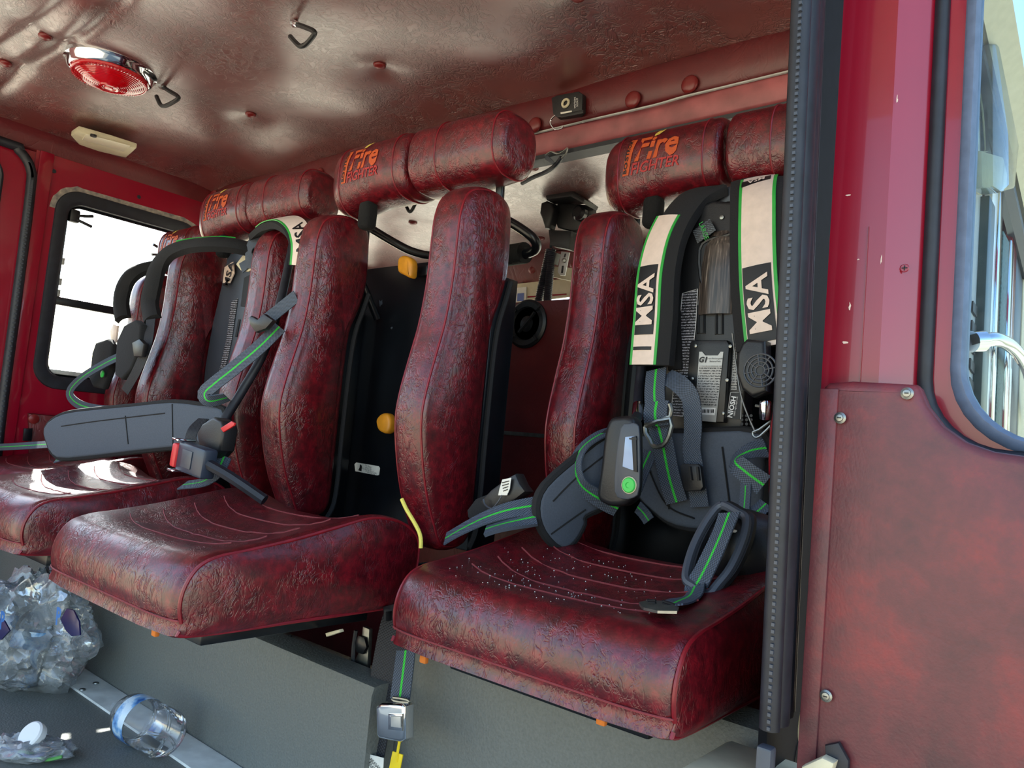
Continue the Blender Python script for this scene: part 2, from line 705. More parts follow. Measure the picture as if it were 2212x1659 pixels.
M = {}
M['vinyl'] = vinyl('seat_vinyl', srgb(50, 8, 14), srgb(86, 12, 22), srgb(122, 18, 30), rough=0.30, crease=0.34, scale=22, mott=42, spec=0.75, dist=0.003)
M['vinyl_roof'] = vinyl('roof_vinyl', srgb(92, 42, 40), srgb(104, 48, 44), srgb(118, 56, 50), rough=0.36, crease=1.0, scale=12.0, grain=0.12, spec=1.0, mott=5, dist=0.007, coat=0.9)
M['vinyl_trim'] = vinyl('trim_vinyl', srgb(78, 18, 22), srgb(90, 22, 26), srgb(102, 28, 30), rough=0.42, crease=0.15, scale=7.0, grain=0.15, mott=6)
M['vinyl_door'] = vinyl('door_vinyl', srgb(72, 38, 44), srgb(100, 44, 50), srgb(134, 44, 48), rough=0.45, crease=0.05, scale=9, grain=0.3, mott=7)
M['button'] = plain('button_vinyl', srgb(112, 30, 30), 0.3, noise=0.15)
M['thread'] = plain('thread', srgb(130, 52, 56), 0.7, noise=0.1)
M['piping'] = plain('piping_vinyl', srgb(120, 18, 30), 0.35, noise=0.2)
M['red'] = plain('red_paint', srgb(134, 11, 36), 0.22, noise=0.06, nscale=6, coat=0.5, rvar=0.06)
M['redpale'] = plain('pale_red_paint', srgb(146, 76, 80), 0.4, noise=0.3, nscale=14)  # pinkish haze and stains put into the red
M['rubber'] = plain('black_rubber', srgb(26, 29, 38), 0.5, noise=0.35, nscale=30, bump=0.2)
M['blackmetal'] = plain('black_metal', srgb(14, 17, 22), 0.28, noise=0.2, nscale=20)
M['blackplastic'] = plain('black_plastic', srgb(24, 25, 28), 0.42, bump=0.15, nscale=300)
M['greyplastic'] = plain('grey_plastic', srgb(64, 70, 80), 0.4, bump=0.1, nscale=300)
M['blackcloth'] = plain('black_cloth', srgb(24, 25, 28), 0.9, bump=0.5, nscale=220)
M['greypad'] = plain('grey_pad_fabric', srgb(74, 82, 94), 0.85, noise=0.08, bump=0.35, nscale=260)
M['velcro'] = plain('black_fleece', srgb(10, 10, 11), 0.95, bump=0.9, nscale=140)
M['floor'] = plain('grey_floor_vinyl', srgb(106, 109, 104), 0.5, noise=0.12, bump=0.8, nscale=190)
M['alu'] = plain('aluminium', srgb(186, 188, 186), 0.42, metal=0.45, noise=0.15, nscale=30, rvar=0.1)
M['chrome'] = plain('chrome', srgb(220, 222, 226), 0.08, metal=1.0, rvar=0.03)
M['steel'] = plain('dull_steel', srgb(140, 142, 138), 0.35, metal=0.9, noise=0.2)
M['web'] = webbing('grey_webbing_green_line', srgb(62, 72, 86), srgb(48, 200, 60))
M['webplain'] = webbing('grey_webbing', srgb(62, 72, 86))
M['webblack'] = webbing('black_webbing', srgb(34, 36, 42))
M['reflect'] = plain('reflective_cloth', srgb(226, 206, 192), 0.45, noise=0.06, nscale=60)
M['green'] = plain('green_trim', srgb(44, 160, 62), 0.5, noise=0.08)
M['greenbtn'] = plain('green_button', srgb(60, 196, 84), 0.4, noise=0.05)
M['ink'] = plain('black_ink', srgb(16, 16, 20), 0.5)
M['white'] = plain('white_print', srgb(232, 232, 232), 0.5)
M['label'] = plain('label_paper', srgb(226, 224, 214), 0.7, noise=0.08)
M['silverlabel'] = plain('silver_label', srgb(170, 170, 168), 0.4, metal=0.3, noise=0.05)
M['orange'] = plain('orange_thread', srgb(186, 78, 32), 0.6, noise=0.12, nscale=300)
M['redthread'] = plain('red_thread', srgb(170, 44, 44), 0.6, noise=0.12, nscale=300)
M['yellowthread'] = plain('yellow_thread', srgb(206, 178, 80), 0.6, noise=0.12, nscale=300)
M['knob'] = plain('mustard_rubber', srgb(204, 136, 28), 0.45, noise=0.2, nscale=25)
M['cream'] = plain('cream_plastic', srgb(206, 198, 168), 0.5, noise=0.06)
M['redbtn'] = plain('red_plastic', srgb(200, 40, 46), 0.4)
M['yellow'] = plain('yellow_tag', srgb(236, 206, 30), 0.5, noise=0.05)
M['glass'] = clear('window_glass', (0.93, 0.97, 1.0, 1), 0.10, 0.01, 0.10)
M['doorglass'] = clear('sky_dimming_glass', (0.70, 0.79, 0.84, 1), 0.10, 0.01, 0.06)  # tint added to hold down the bright sky behind the pane
M['pet'] = clear('clear_bottle_plastic', (0.97, 0.98, 0.99, 1), 0.18, 0.08, 0.10, 0.04)
M['bagfilm'] = clear('bag_film', (0.95, 0.98, 1.0, 1), 0.45, 0.10, 0.55, 0.14)
M['lens'] = clear('clear_lens', (0.8, 0.9, 0.96, 1), 0.3, 0.05, 0.2)

# ================================================================== THE SETTING
CEIL = 1.15
FLOOR = -0.85
WL = -3.6      # left wall plane
WR = -0.36     # right wall plane

# ground outside
gq = NT('concrete_ground')
tc = gq.n('ShaderNodeTexCoord')
nz = gq.n('ShaderNodeTexNoise')
nz.inputs['Scale'].default_value = 0.6
nz.inputs['Detail'].default_value = 8
gq.l(tc.outputs['Object'], nz.inputs['Vector'])
gq.l(gq.ramp(nz.outputs['Fac'], [(0.3, srgb(196, 178, 146)), (0.7, srgb(216, 200, 170))]), gq.b.inputs['Base Color'])
gq.set(Roughness=0.9)
g = obj('ground', [(-60, -60, -1.75), (60, -60, -1.75), (60, 60, -1.75), (-60, 60, -1.75)], [(0, 1, 2, 3)], gq.m, smooth=False)
struct(g)

# floor
fl = box('floor', ((WL + WR) / 2, 1.38, FLOOR - 0.03), (WR - WL, 3.46, 0.06), M['floor'], bevel=0.002)
struct(fl)

# --- padded ceiling with dents at the buttons
BTN = [(-2.69, 1.495), (-1.925, 1.493), (-1.161, 1.517), (-0.45, 1.5),
       (-3.10, 0.785), (-2.718, 0.783), (-2.318, 0.787), (-1.92, 0.787), (-1.52, 0.787), (-1.12, 0.787), (-0.7, 0.787),
       (-2.69, 0.08), (-1.925, 0.08), (-1.161, 0.08)]
def ceil_z(x, y):
    z = CEIL
    for (bx, by) in BTN:
        d2 = (x - bx) ** 2 + (y - by) ** 2
        z += 0.016 * math.exp(-d2 / 0.0045) + 0.010 * math.exp(-d2 / 0.03)
    z -= 0.014 * math.sin((x * 8.2) + 0.8) * math.sin(y * 4.4 + 0.6)
    for sy in (0.735, 0.838):
        z += 0.012 * math.exp(-((y - sy) / 0.010) ** 2)
    z -= 0.010 * math.exp(-((y - 0.786) / 0.03) ** 2)
    e = max(0.0, (y - 1.66) / 0.22)
    z -= 0.03 * e * e
    e = max(0.0, (-3.36 - x) / 0.2)
    z -= 0.03 * e * e
    return z
V, Fc = [], []
NX, NY = 150, 130
for j in range(NY + 1):
    y = -0.35 + (1.88 + 0.35) * j / NY
    for i in range(NX + 1):
        x = -3.56 + (3.56 - 0.36) * i / NX
        V.append((x, y, ceil_z(x, y)))
for j in range(NY):
    for i in range(NX):
        a = j * (NX + 1) + i
        Fc.append((a, a + NX + 1, a + NX + 2, a + 1))
ceiling = obj('ceiling', V, Fc, M['vinyl_roof'], angle=80)
struct(ceiling)
bm = bmesh.new()
bmesh.ops.create_uvsphere(bm, u_segments=16, v_segments=8, radius=1)
btn_me = bpy.data.meshes.new('button')
bm.to_mesh(btn_me)
bm.free()
btn_me.materials.append(M['button'])
btn_me.shade_smooth()
def button(parent, p, axis='z', r=0.021):
    o = bpy.data.objects.new('button', btn_me)
    COL.objects.link(o)
    o.parent = parent
    o.location = p
    o.scale = (r, r, r * 0.5) if axis == 'z' else (r, r * 0.5, r)
    return o
for (bx, by) in BTN:
    button(ceiling, (bx, by, ceil_z(bx, by) - 0.004))
for sy in (0.735, 0.838):
    tube('seam', [(-3.54 + k * 0.08, sy, ceil_z(-3.54 + k * 0.08, sy) + 0.001) for k in range(40)], 0.0035, M['vinyl_roof'], ceiling, n=6)
roof = box('sun_block_roof', ((WL + WR) / 2, 1.4, CEIL + 0.12), (WR - WL + 0.1, 3.6, 0.1), M['red'], bevel=0.02)  # unseen slab added over the ceiling to keep the sun out
struct(roof)

# --- cove along the left wall
prof = [(-3.545, 1.135), (-3.575, 1.12), (-3.595, 1.085), (-3.598, 1.05), (-3.605, 1.04), (-3.64, 1.04), (-3.64, 1.14)]
V, Fc = [], []
ys = [-0.35 + 2.25 * k / 20 for k in range(21)]
for y in ys:
    for (x, z) in prof:
        V.append((x, y, z))
n = len(prof)
for i in range(20):
    for k in range(n):
        Fc.append((i * n + k, i * n + (k + 1) % n, (i + 1) * n + (k + 1) % n, (i + 1) * n + k))
struct(obj('trim_1', V, Fc, M['vinyl_trim'], angle=60))

# --- padded header above the opening to the front of the cab
def xprofile(name, prof, x0, x1, mat, parent=None, n=40, angle=50):
    V, Fc = [], []
    m = len(prof)
    for i in range(n + 1):
        x = x0 + (x1 - x0) * i / n
        for (y, z) in prof:
            V.append((x, y, z))
    for i in range(n):
        for k in range(m):
            Fc.append((i * m + k, (i + 1) * m + k, (i + 1) * m + (k + 1) % m, i * m + (k + 1) % m))
    Fc.append(tuple(range(m)))
    Fc.append(tuple(n * m + k for k in range(m))[::-1])
    return obj(name, V, Fc, mat, parent, angle=angle)
hd = xprofile('trim_2', [(1.86, 1.14), (1.842, 1.125), (1.836, 1.07), (1.842, 1.025), (1.855, 1.012), (1.89, 1.012), (1.89, 1.14)], -3.6, WR, M['vinyl_trim'])
struct(hd)
for p in ((1155, 270), (1367, 215), (1490, 182), (690, 375), (462, 420)):
    button(hd, aty(p[0], p[1], 1.832), 'y', 0.026)
tube('edge_strip', [(-3.58, 1.846, 1.010), (-1.5, 1.846, 1.010), (-1.34, 1.84, 1.007), (-1.1, 1.832, 1.000), (-1.0, 1.836, 1.006), (-0.85, 1.846, 1.011), (WR, 1.846, 1.011)], 0.004, M['alu'], hd, n=6, smooth_path=6)
beam = xprofile('trim_3', [(1.852, 1.012), (1.852, 0.945), (1.86, 0.937), (1.92, 0.937), (1.92, 1.012)], -3.6, WR, M['redpale'])
struct(beam)
xprofile('lower_edge', [(1.858, 0.938), (1.862, 0.926), (1.92, 0.926), (1.92, 0.938)], -3.59, WR - 0.001, M['rubber'], beam, n=2)

# --- front cab beyond the opening
V, Fc = [], []
NX, NY = 60, 40
FB = [(-1.668, 2.006), (-2.6, 2.3), (-1.0, 2.3), (-2.2, 2.75), (-1.4, 2.75)]
def fz(x, y):
    z = 0.955
    for (bx, by) in FB:
        z += 0.012 * math.exp(-((x - bx) ** 2 + (y - by) ** 2) / 0.01)
    return z - 0.012 * math.sin(x * 6.3) * math.sin(y * 5.1)
for j in range(NY + 1):
    y = 1.9 + 1.12 * j / NY
    for i in range(NX + 1):
        x = -3.6 + (3.6 + WR) * i / NX
        V.append((x, y, fz(x, y)))
for j in range(NY):
    for i in range(NX):
        a = j * (NX + 1) + i
        Fc.append((a, a + NX + 1, a + NX + 2, a + 1))
fceil = obj('front_ceiling', V, Fc, M['vinyl_roof'], angle=80)
struct(fceil)
for (bx, by) in FB:
    button(fceil, (bx, by, fz(bx, by) - 0.004))
band = xprofile('trim_4', [(2.93, 0.96), (2.93, 0.93), (2.96, 0.86), (3.0, 0.815), (3.02, 0.80), (3.08, 0.80), (3.08, 0.98)], -3.6, WR, M['vinyl_trim'])
struct(band)
for px, py in ((1150, 581), (850, 561), (1240, 570)):
    p = aty(px, py, 2.955)
    button(band, p, 'y', 0.026)
xprofile('edge_strip', [(2.975, 0.812), (2.985, 0.79), (3.01, 0.79), (3.01, 0.812)], -3.59, WR - 0.001, M['red'], band, n=2)
# windscreen wall: low sill, centre post, glass
wf = box('wall_front', ((WL + WR) / 2, 3.06, -0.45), (WR - WL, 0.06, 0.6), M['vinyl_trim'])
struct(wf)
post = box('trim_5', (-1.98, 3.05, 0.33), (0.07, 0.05, 0.96), M['red'], bevel=0.01)
struct(post)
ws = thing('window_1', 'windscreen at the front of the cab', 'window')
ws['kind'] = 'structure'
box('pane', (-2.8, 3.06, 0.33), (1.55, 0.008, 0.94), M['glass'], ws, bevel=0.001)
box('pane', (-1.17, 3.06, 0.33), (1.55, 0.008, 0.94), M['glass'], ws, bevel=0.001)
sill = box('windscreen_sill', (-1.98, 2.95, -0.13), (3.2, 0.16, 0.04), M['cream'], bevel=0.01)
struct(sill)

# --- red vinyl partition behind the seats
pt = box('wall_back', ((WL + WR) / 2, 1.92, -0.19), (WR - WL, 0.05, 1.31), M['vinyl_trim'], bevel=0.008)
struct(pt)
xprofile('seam_strip', [(1.890, 0.038), (1.890, 0.026), (1.897, 0.026), (1.897, 0.038)], WL, WR, M['steel'], pt, n=2)
for ch in pt.children:
    ch.location = ch.location - pt.location

# --- seat risers
rl = xprofile('wall_lower_left', [(1.115, FLOOR), (1.12, FLOOR + 0.02), (1.122, -0.56), (1.128, -0.543), (1.145, -0.540), (1.20, -0.540), (1.20, FLOOR)], WL, -1.245, M['floor'])
struct(rl)
rr = xprofile('wall_lower_right', [(1.195, FLOOR), (1.20, FLOOR + 0.02), (1.202, -0.43), (1.21, -0.41), (1.28, -0.40), (1.28, FLOOR)], -1.245, -0.385, M['floor'])
struct(rr)
strip = xprofile('trim_6', [(1.016, FLOOR), (1.018, FLOOR + 0.005), (1.106, FLOOR + 0.005), (1.112, FLOOR + 0.004), (1.112, FLOOR)], -3.2, -0.45, plain('brushed_strip', srgb(226, 228, 222), 0.5, metal=0.0, noise=0.2, nscale=14), n=4)
struct(strip)
for (px, py) in ((178, 1490), (207, 1476), (350, 1600), (395, 1580)):
    p = atz(px, py, FLOOR + 0.006)
    lathe('screw', [(0.001, 0.004), (0.008, 0.003), (0.009, 0)], M['steel'], strip, n=10, origin=p)
sl = box('trim_7', (-0.41, 1.06, -0.47), (0.14, 0.22, 0.10), M['cream'], bevel=0.01)
struct(sl)

# --- left wall with window and the far door
U, W = (0, 1, 0), (0, 0, 1)
hole = rrect(0.58, 0.79, 0.075, 8, 1.49, 0.49)
lw = ring_plate('wall_left', hole, outer_for(hole, 1.065, 1.98, FLOOR, 1.10), (WL - 0.04, 0, 0), U, W, 0.04, M['red'])
struct(lw)
for (py_, pz_) in ((1.12, 0.60), (1.12, 0.565), (1.115, 0.09), (1.115, 0.055), (1.14, 0.98), (1.5, 0.98)):
    lathe('bolt_hole', [(0.009, 0), (0.008, 0.002), (0.003, 0.002)], M['rubber'], lw, n=12, origin=(0.04, py_, pz_), axis=(1, 0, 0))
box('door_post', (0.043, 1.105, 0.1), (0.012, 0.055, 1.9), M['red'], lw, bevel=0.004)
wn2 = thing('window_2', 'left side window with sliding panes', 'window', (WL, 1.49, 0.49))
wn2['kind'] = 'structure'
def loop3(w, h, r, x, cy, cz, n=8):
    return [Vector((x, a, b)) for a, b in rrect(w, h, r, n, cy, cz)]
# rubber gasket (flat wide lip) and inner metal frame
V, Fc = [], []
gl = [(0.655, 0.87, 0.10, 0.0), (0.65, 0.865, 0.10, 0.008), (0.58, 0.79, 0.075, 0.012), (0.548, 0.757, 0.06, 0.004), (0.544, 0.753, 0.06, -0.03)]
for (w_, h_, r_, d_) in gl:
    V += loop3(w_, h_, r_, d_, 0, 0)
n = len(V) // len(gl)
for i in range(len(gl) - 1):
    for k in range(n):
        Fc.append((i * n + k, i * n + (k + 1) % n, (i + 1) * n + (k + 1) % n, (i + 1) * n + k))
obj('gasket', V, Fc, M['rubber'], wn2, angle=60)
tube('frame', loop3(0.536, 0.745, 0.055, -0.028, 0, 0), 0.006, M['blackmetal'], wn2, closed=True)
box('middle_rail', (-0.028, 0, -0.052), (0.022, 0.54, 0.036), M['blackmetal'], wn2, bevel=0.004)
box('pane', (-0.032, 0, 0.16), (0.005, 0.535, 0.40), M['glass'], wn2, bevel=0.0005)
box('pane', (-0.036, 0, -0.22), (0.005, 0.535, 0.31), M['glass'], wn2, bevel=0.0005)
box('lower_track', (-0.02, 0, -0.36), (0.03, 0.53, 0.02), M['alu'], wn2, bevel=0.003)
for zz in (0.12, -0.02, 0.03):
    box('latch_stop', (-0.02, -0.262, zz), (0.012, 0.012, 0.03), M['alu'], wn2, bevel=0.002)
for (yy, zz, s) in ((-0.245, 0.325, 1), (0.17, 0.27, -1)):
    lt = box('latch', (-0.012, yy, zz), (0.03, 0.04, 0.055), M['blackplastic'], wn2, bevel=0.006)
    for dz in (0.012, -0.028):
        tube('prong', [(0.01, 0.01 * s, dz * 0.5), (0.016, 0.04 * s, dz * 0.8), (0.016, 0.07 * s, dz * 1.2 + 0.004)], 0.007, M['blackplastic'], lt, n=8, smooth_path=4)
hole = rrect(0.86, 0.95, 0.08, 8, 2.53, 0.40)
lf = ring_plate('door_3', hole, outer_for(hole, 2.0, 3.1, FLOOR, 1.10), (WL - 0.045, 0, 0), U, W, 0.04, M['red'])  # hidden front door; its big window is added to brighten the ceiling
struct(lf)
tube('window_seal', [Vector((0.04, a, b)) for a, b in rrect(0.87, 0.96, 0.085, 8, 2.53, 0.40)], 0.012, M['rubber'], lf, closed=True)
box('pane', (0.015, 2.53, 0.40), (0.005, 0.86, 0.95), M['glass'], lf, bevel=0.0005)
# weathered paint patch above the window
pw = NT('bare_weathered_paint')
tc = pw.n('ShaderNodeTexCoord')
nz = pw.n('ShaderNodeTexNoise')
nz.inputs['Scale'].default_value = 45
nz.inputs['Detail'].default_value = 6
pw.l(tc.outputs['Object'], nz.inputs['Vector'])
pw.l(pw.ramp(nz.outputs['Fac'], [(0.3, srgb(96, 92, 94)), (0.6, srgb(150, 140, 130)), (0.75, srgb(190, 176, 150))]), pw.b.inputs['Base Color'])
pw.set(Roughness=0.8)
V, Fc = [], []
A = loop3(0.655, 0.87, 0.10, 0.0012, 0, 0)
B = loop3(0.70, 0.915, 0.12, 0.0016, 0, 0.002)
idx = [i for i in range(len(A)) if A[i].z > 0.30]
idx.sort(key=lambda i: A[i].y)
for i in idx:
    V += [A[i], B[i] + Vector((0, 0, random.uniform(-0.008, 0.004)))]
for k in range(len(idx) - 1):
    Fc.append((2 * k, 2 * k + 2, 2 * k + 3, 2 * k + 1))
obj('worn_paint', V, Fc, pw.m, wn2, smooth=False)

hole = rrect(0.75, 0.80, 0.08, 8, 0.575, 0.57)
ld = ring_plate('door_1', hole, outer_for(hole, -0.35, 1.075, FLOOR, 1.06), (WL - 0.045, 0, 0), U, W, 0.035, M['red'])
struct(ld)
tube('window_seal', [Vector((0.036, a, b)) for a, b in rrect(0.76, 0.81, 0.085, 8, 0.575, 0.57)], 0.010, M['rubber'], ld, closed=True)
box('pane', (0.015, 0.575, 0.57), (0.005, 0.75, 0.80), M['glass'], ld, bevel=0.0005)
# door seal running up and over
sp = [(0, 1.105, FLOOR + 0.05), (0, 1.075, -0.2), (0, 1.068, 0.4), (0, 1.062, 0.85), (0, 1.05, 0.96), (0, 1.00, 1.02), (0, 0.93, 1.035), (0, 0.2, 1.035), (0, -0.3, 1.035)]
sealp = catmull([Vector(p) for p in sp], 10)
sd = tube('trim_8', [p + Vector((WL + 0.006, 0, 0)) for p in sealp], 0.019, M['rubber'], n=10)
struct(sd)
V, Fc = [], []
T_, N_ = frames(sealp)
cnt = 0
for i in range(0, len(sealp) - 1):
    for h in range(3):
        p = sealp[i].lerp(sealp[i + 1], h / 3) + Vector((WL + 0.024, -0.004, 0))
        if -0.3 < p.z < 0.98:
            bmv = [p + Vector((dx, dy, dz)) for dx in (-0.003, 0.003) for dy in (-0.005, 0.005) for dz in (-0.003, 0.003)]
            o = len(V)
            V += bmv
            Fc += [tuple(o + q for q in f) for f in ((0, 1, 3, 2), (4, 6, 7, 5), (0, 4, 5, 1), (2, 3, 7, 6), (1, 5, 7, 3), (0, 2, 6, 4))]
tt = obj('seal_teeth', V, Fc, M['greyplastic'], sd, smooth=False)
tt['kind'] = 'stuff'

# --- right door jamb: ribbed rubber seals on the post
def jamb_y(z): return 0.030 - 0.05 * (z - 0.06)
wr = thing('wall_right', 'right door post with black rubber seals', 'post', (WR, 1.0, 0))
wr['kind'] = 'structure'
def rib(name, y, r, mat, z0=-0.335, z1=1.2, dx=0.0, sq=1.0, n=14):
    V, Fc = [], []
    m = 24
    for i in range(m + 1):
        z = z0 + (z1 - z0) * i / m
        for k in range(n):
            a = 2 * math.pi * k / n
            V.append((dx + r * math.cos(a) * sq, y - 1.0 + jamb_y(z) + r * math.sin(a), z))
    for i in range(m):
        for k in range(n):
            Fc.append((i * n + k, i * n + (k + 1) % n, (i + 1) * n + (k + 1) % n, (i + 1) * n + k))
    Fc.append(tuple(range(n))[::-1])
    Fc.append(tuple(m * n + k for k in range(n)))
    return obj(name, V, Fc, mat, wr)
rib('seal_lip', 0.958, 0.013, M['rubber'], dx=0.0)
rib('seal_bulb', 0.990, 0.024, M['rubber'], dx=-0.004, sq=0.7)
rib('seal_bulb', 1.030, 0.018, M['rubber'], dx=-0.008, sq=0.7)
rib('seal_fold', 1.058, 0.012, M['rubber'], dx=-0.014)
# backing sheet
V, Fc = [], []
for i in range(21):
    z = -0.9 + 2.1 * i / 20
    for (x, y) in ((-0.03, 1.0), (-0.020, 1.005), (-0.028, 1.07), (-0.030, 1.30), (-0.06, 1.30)):
        V.append((x, y - 1 + jamb_y(z), z))
for i in range(20):
    for k in range(5):
        Fc.append((i * 5 + k, i * 5 + (k + 1) % 5, (i + 1) * 5 + (k + 1) % 5, (i + 1) * 5 + k))
obj('jamb_sheet', V, Fc, plain('matt_black_sheet', srgb(16, 17, 22), 0.8, noise=0.2, spec=0.1), wr, angle=30)
# braided edging: small beads up the lip
bead = bmesh.new()
for k in range(150):
    z = -0.33 + k * 0.0087
    box_bm(bead, (0.004, 0.944 - 1.0 + jamb_y(z), z), (0.004, 0.0035, 0.0042))
bd = bmobj('braided_edge', bead, M['greyplastic'], wr, smooth=False)
bd['kind'] = 'stuff'
box('lower_post', (0.004, -0.01, -0.60), (0.02, 0.02, 0.5), M['greyplastic'], wr, bevel=0.004)
ringp = [Vector((0.012 + 0.0 * math.cos(a), 0.118 + 0.016 * math.cos(a), -0.352 + 0.026 * math.sin(a))) for a in [2 * math.pi * k / 24 for k in range(24)]]
tube('grommet', ringp, 0.007, M['cream'], wr, closed=True)

# --- open right door seen from inside
U, W = (1, 0, 0), (0, 0, 1)
dr = thing('door_2', 'open red right door with maroon vinyl panel', 'door', (-0.345, 1.12, 0))
dr['kind'] = 'structure'
o0 = Vector((-0.345, 1.12, 0))
hole = rrect(0.70, 1.02, 0.10, 8, 0.115, 0.54)
ring_plate('door_frame', hole, outer_for(hole, -0.35, 0.62, -1.0, 1.3), Vector((0, 1.145, 0)) - o0, U, W, 0.045, M['red'], dr, chamfer=0.040)
hole2 = rrect(0.60, 0.92, 0.10, 8, 0.115, 0.515)
ring_plate('inner_frame', hole2, outer_for(hole2, -0.30, 0.6, -0.2, 1.2), Vector((0, 1.165, 0)) - o0, U, W, 0.02, M['red'], dr)
tube('door_seal', [Vector((a, 1.142, b)) - o0 for a, b in rrect(0.685, 1.005, 0.10, 8, 0.115, 0.54)], 0.010, M['rubber'], dr, closed=True, n=10)
# wide flat gasket
V, Fc = [], []
gl = [(0.63, 0.95, 0.11, 1.148), (0.62, 0.94, 0.11, 1.138), (0.60, 0.92, 0.10, 1.136), (0.592, 0.912, 0.10, 1.146), (0.592, 0.912, 0.10, 1.17)]
for (w_, h_, r_, y_) in gl:
    V += [Vector((a, y_, b)) - o0 for a, b in rrect(w_, h_, r_, 8, 0.115, 0.515)]
n = len(V) // len(gl)
for i in range(len(gl) - 1):
    for k in range(n):
        Fc.append((i * n + k, i * n + (k + 1) % n, (i + 1) * n + (k + 1) % n, (i + 1) * n + k))
obj('window_gasket', V, Fc, plain('grey_gasket', srgb(96, 112, 138), 0.45, noise=0.15, nscale=60), dr, angle=60)
box('pane', Vector((0.115, 1.152, 0.515)) - o0, (0.595, 0.004, 0.915), M['doorglass'], dr, bevel=0.0005)
# trim panel
pan = [(-0.333, -0.9), (0.6, -0.9), (0.6, 0.036), (-0.09, 0.038), (-0.135, 0.042), (-0.165, 0.052), (-0.19, 0.070), (-0.208, 0.094), (-0.217, 0.116), (-0.222, 0.121), (-0.30, 0.124), (-0.330, 0.121), (-0.336, 0.115)]
plate('door_panel', pan, Vector((0, 1.10, 0)) - o0, U, W, 0.038, M['vinyl_door'], dr, bevel=0.012, seg=4)
fl_ = [(-0.338, -0.41), (-0.314, -0.41), (-0.312, 0.112), (-0.336, 0.112)]
plate('panel_flange', fl_, Vector((-0.002, 1.064, 0)) - o0, U, W, 0.006, M['vinyl_door'], dr, bevel=0.002)
for (px, py) in ((1815, 903), (1785, 1503), (1960, 850)):
    p = aty(px, py, 1.058) - o0
    bl = lathe('bolt', [(0.0078, 0), (0.0078, 0.0015), (0.005, 0.0028), (0.0045, 0.0045), (0.002, 0.005)], M['steel'], dr, n=16, origin=p, axis=(0, -1, 0))
    box('slot', (0, -0.0051, 0), (0.005, 0.001, 0.0014), M['ink'], bl, bevel=0.0002)
p = aty(1955, 580, 1.118) - o0
bl = lathe('screw', [(0.006, 0), (0.005, 0.001), (0.001, 0.001)], M['red'], dr, n=14, origin=p + Vector((0, -0.002, 0)), axis=(0, -1, 0))
box('slot', (0, -0.0016, 0), (0.007, 0.0006, 0.0015), M['ink'], bl, bevel=0.0002)
box('slot', (0, -0.0016, 0), (0.0015, 0.0006, 0.007), M['ink'], bl, bevel=0.0002)
# joint line low on the frame
box('frame_joint', Vector((-0.298, 1.099, 0.235)) - o0, (0.0007, 0.002, 0.22), M['redpale'], dr, bevel=0.0003)

# ================================================================== SEATS
SEAT_C = (-1.548, 0.67)   # centre x and cushion front y of the empty middle seat
def yz(dx=0.0):
    return lambda a, b, w: (w, a, b)

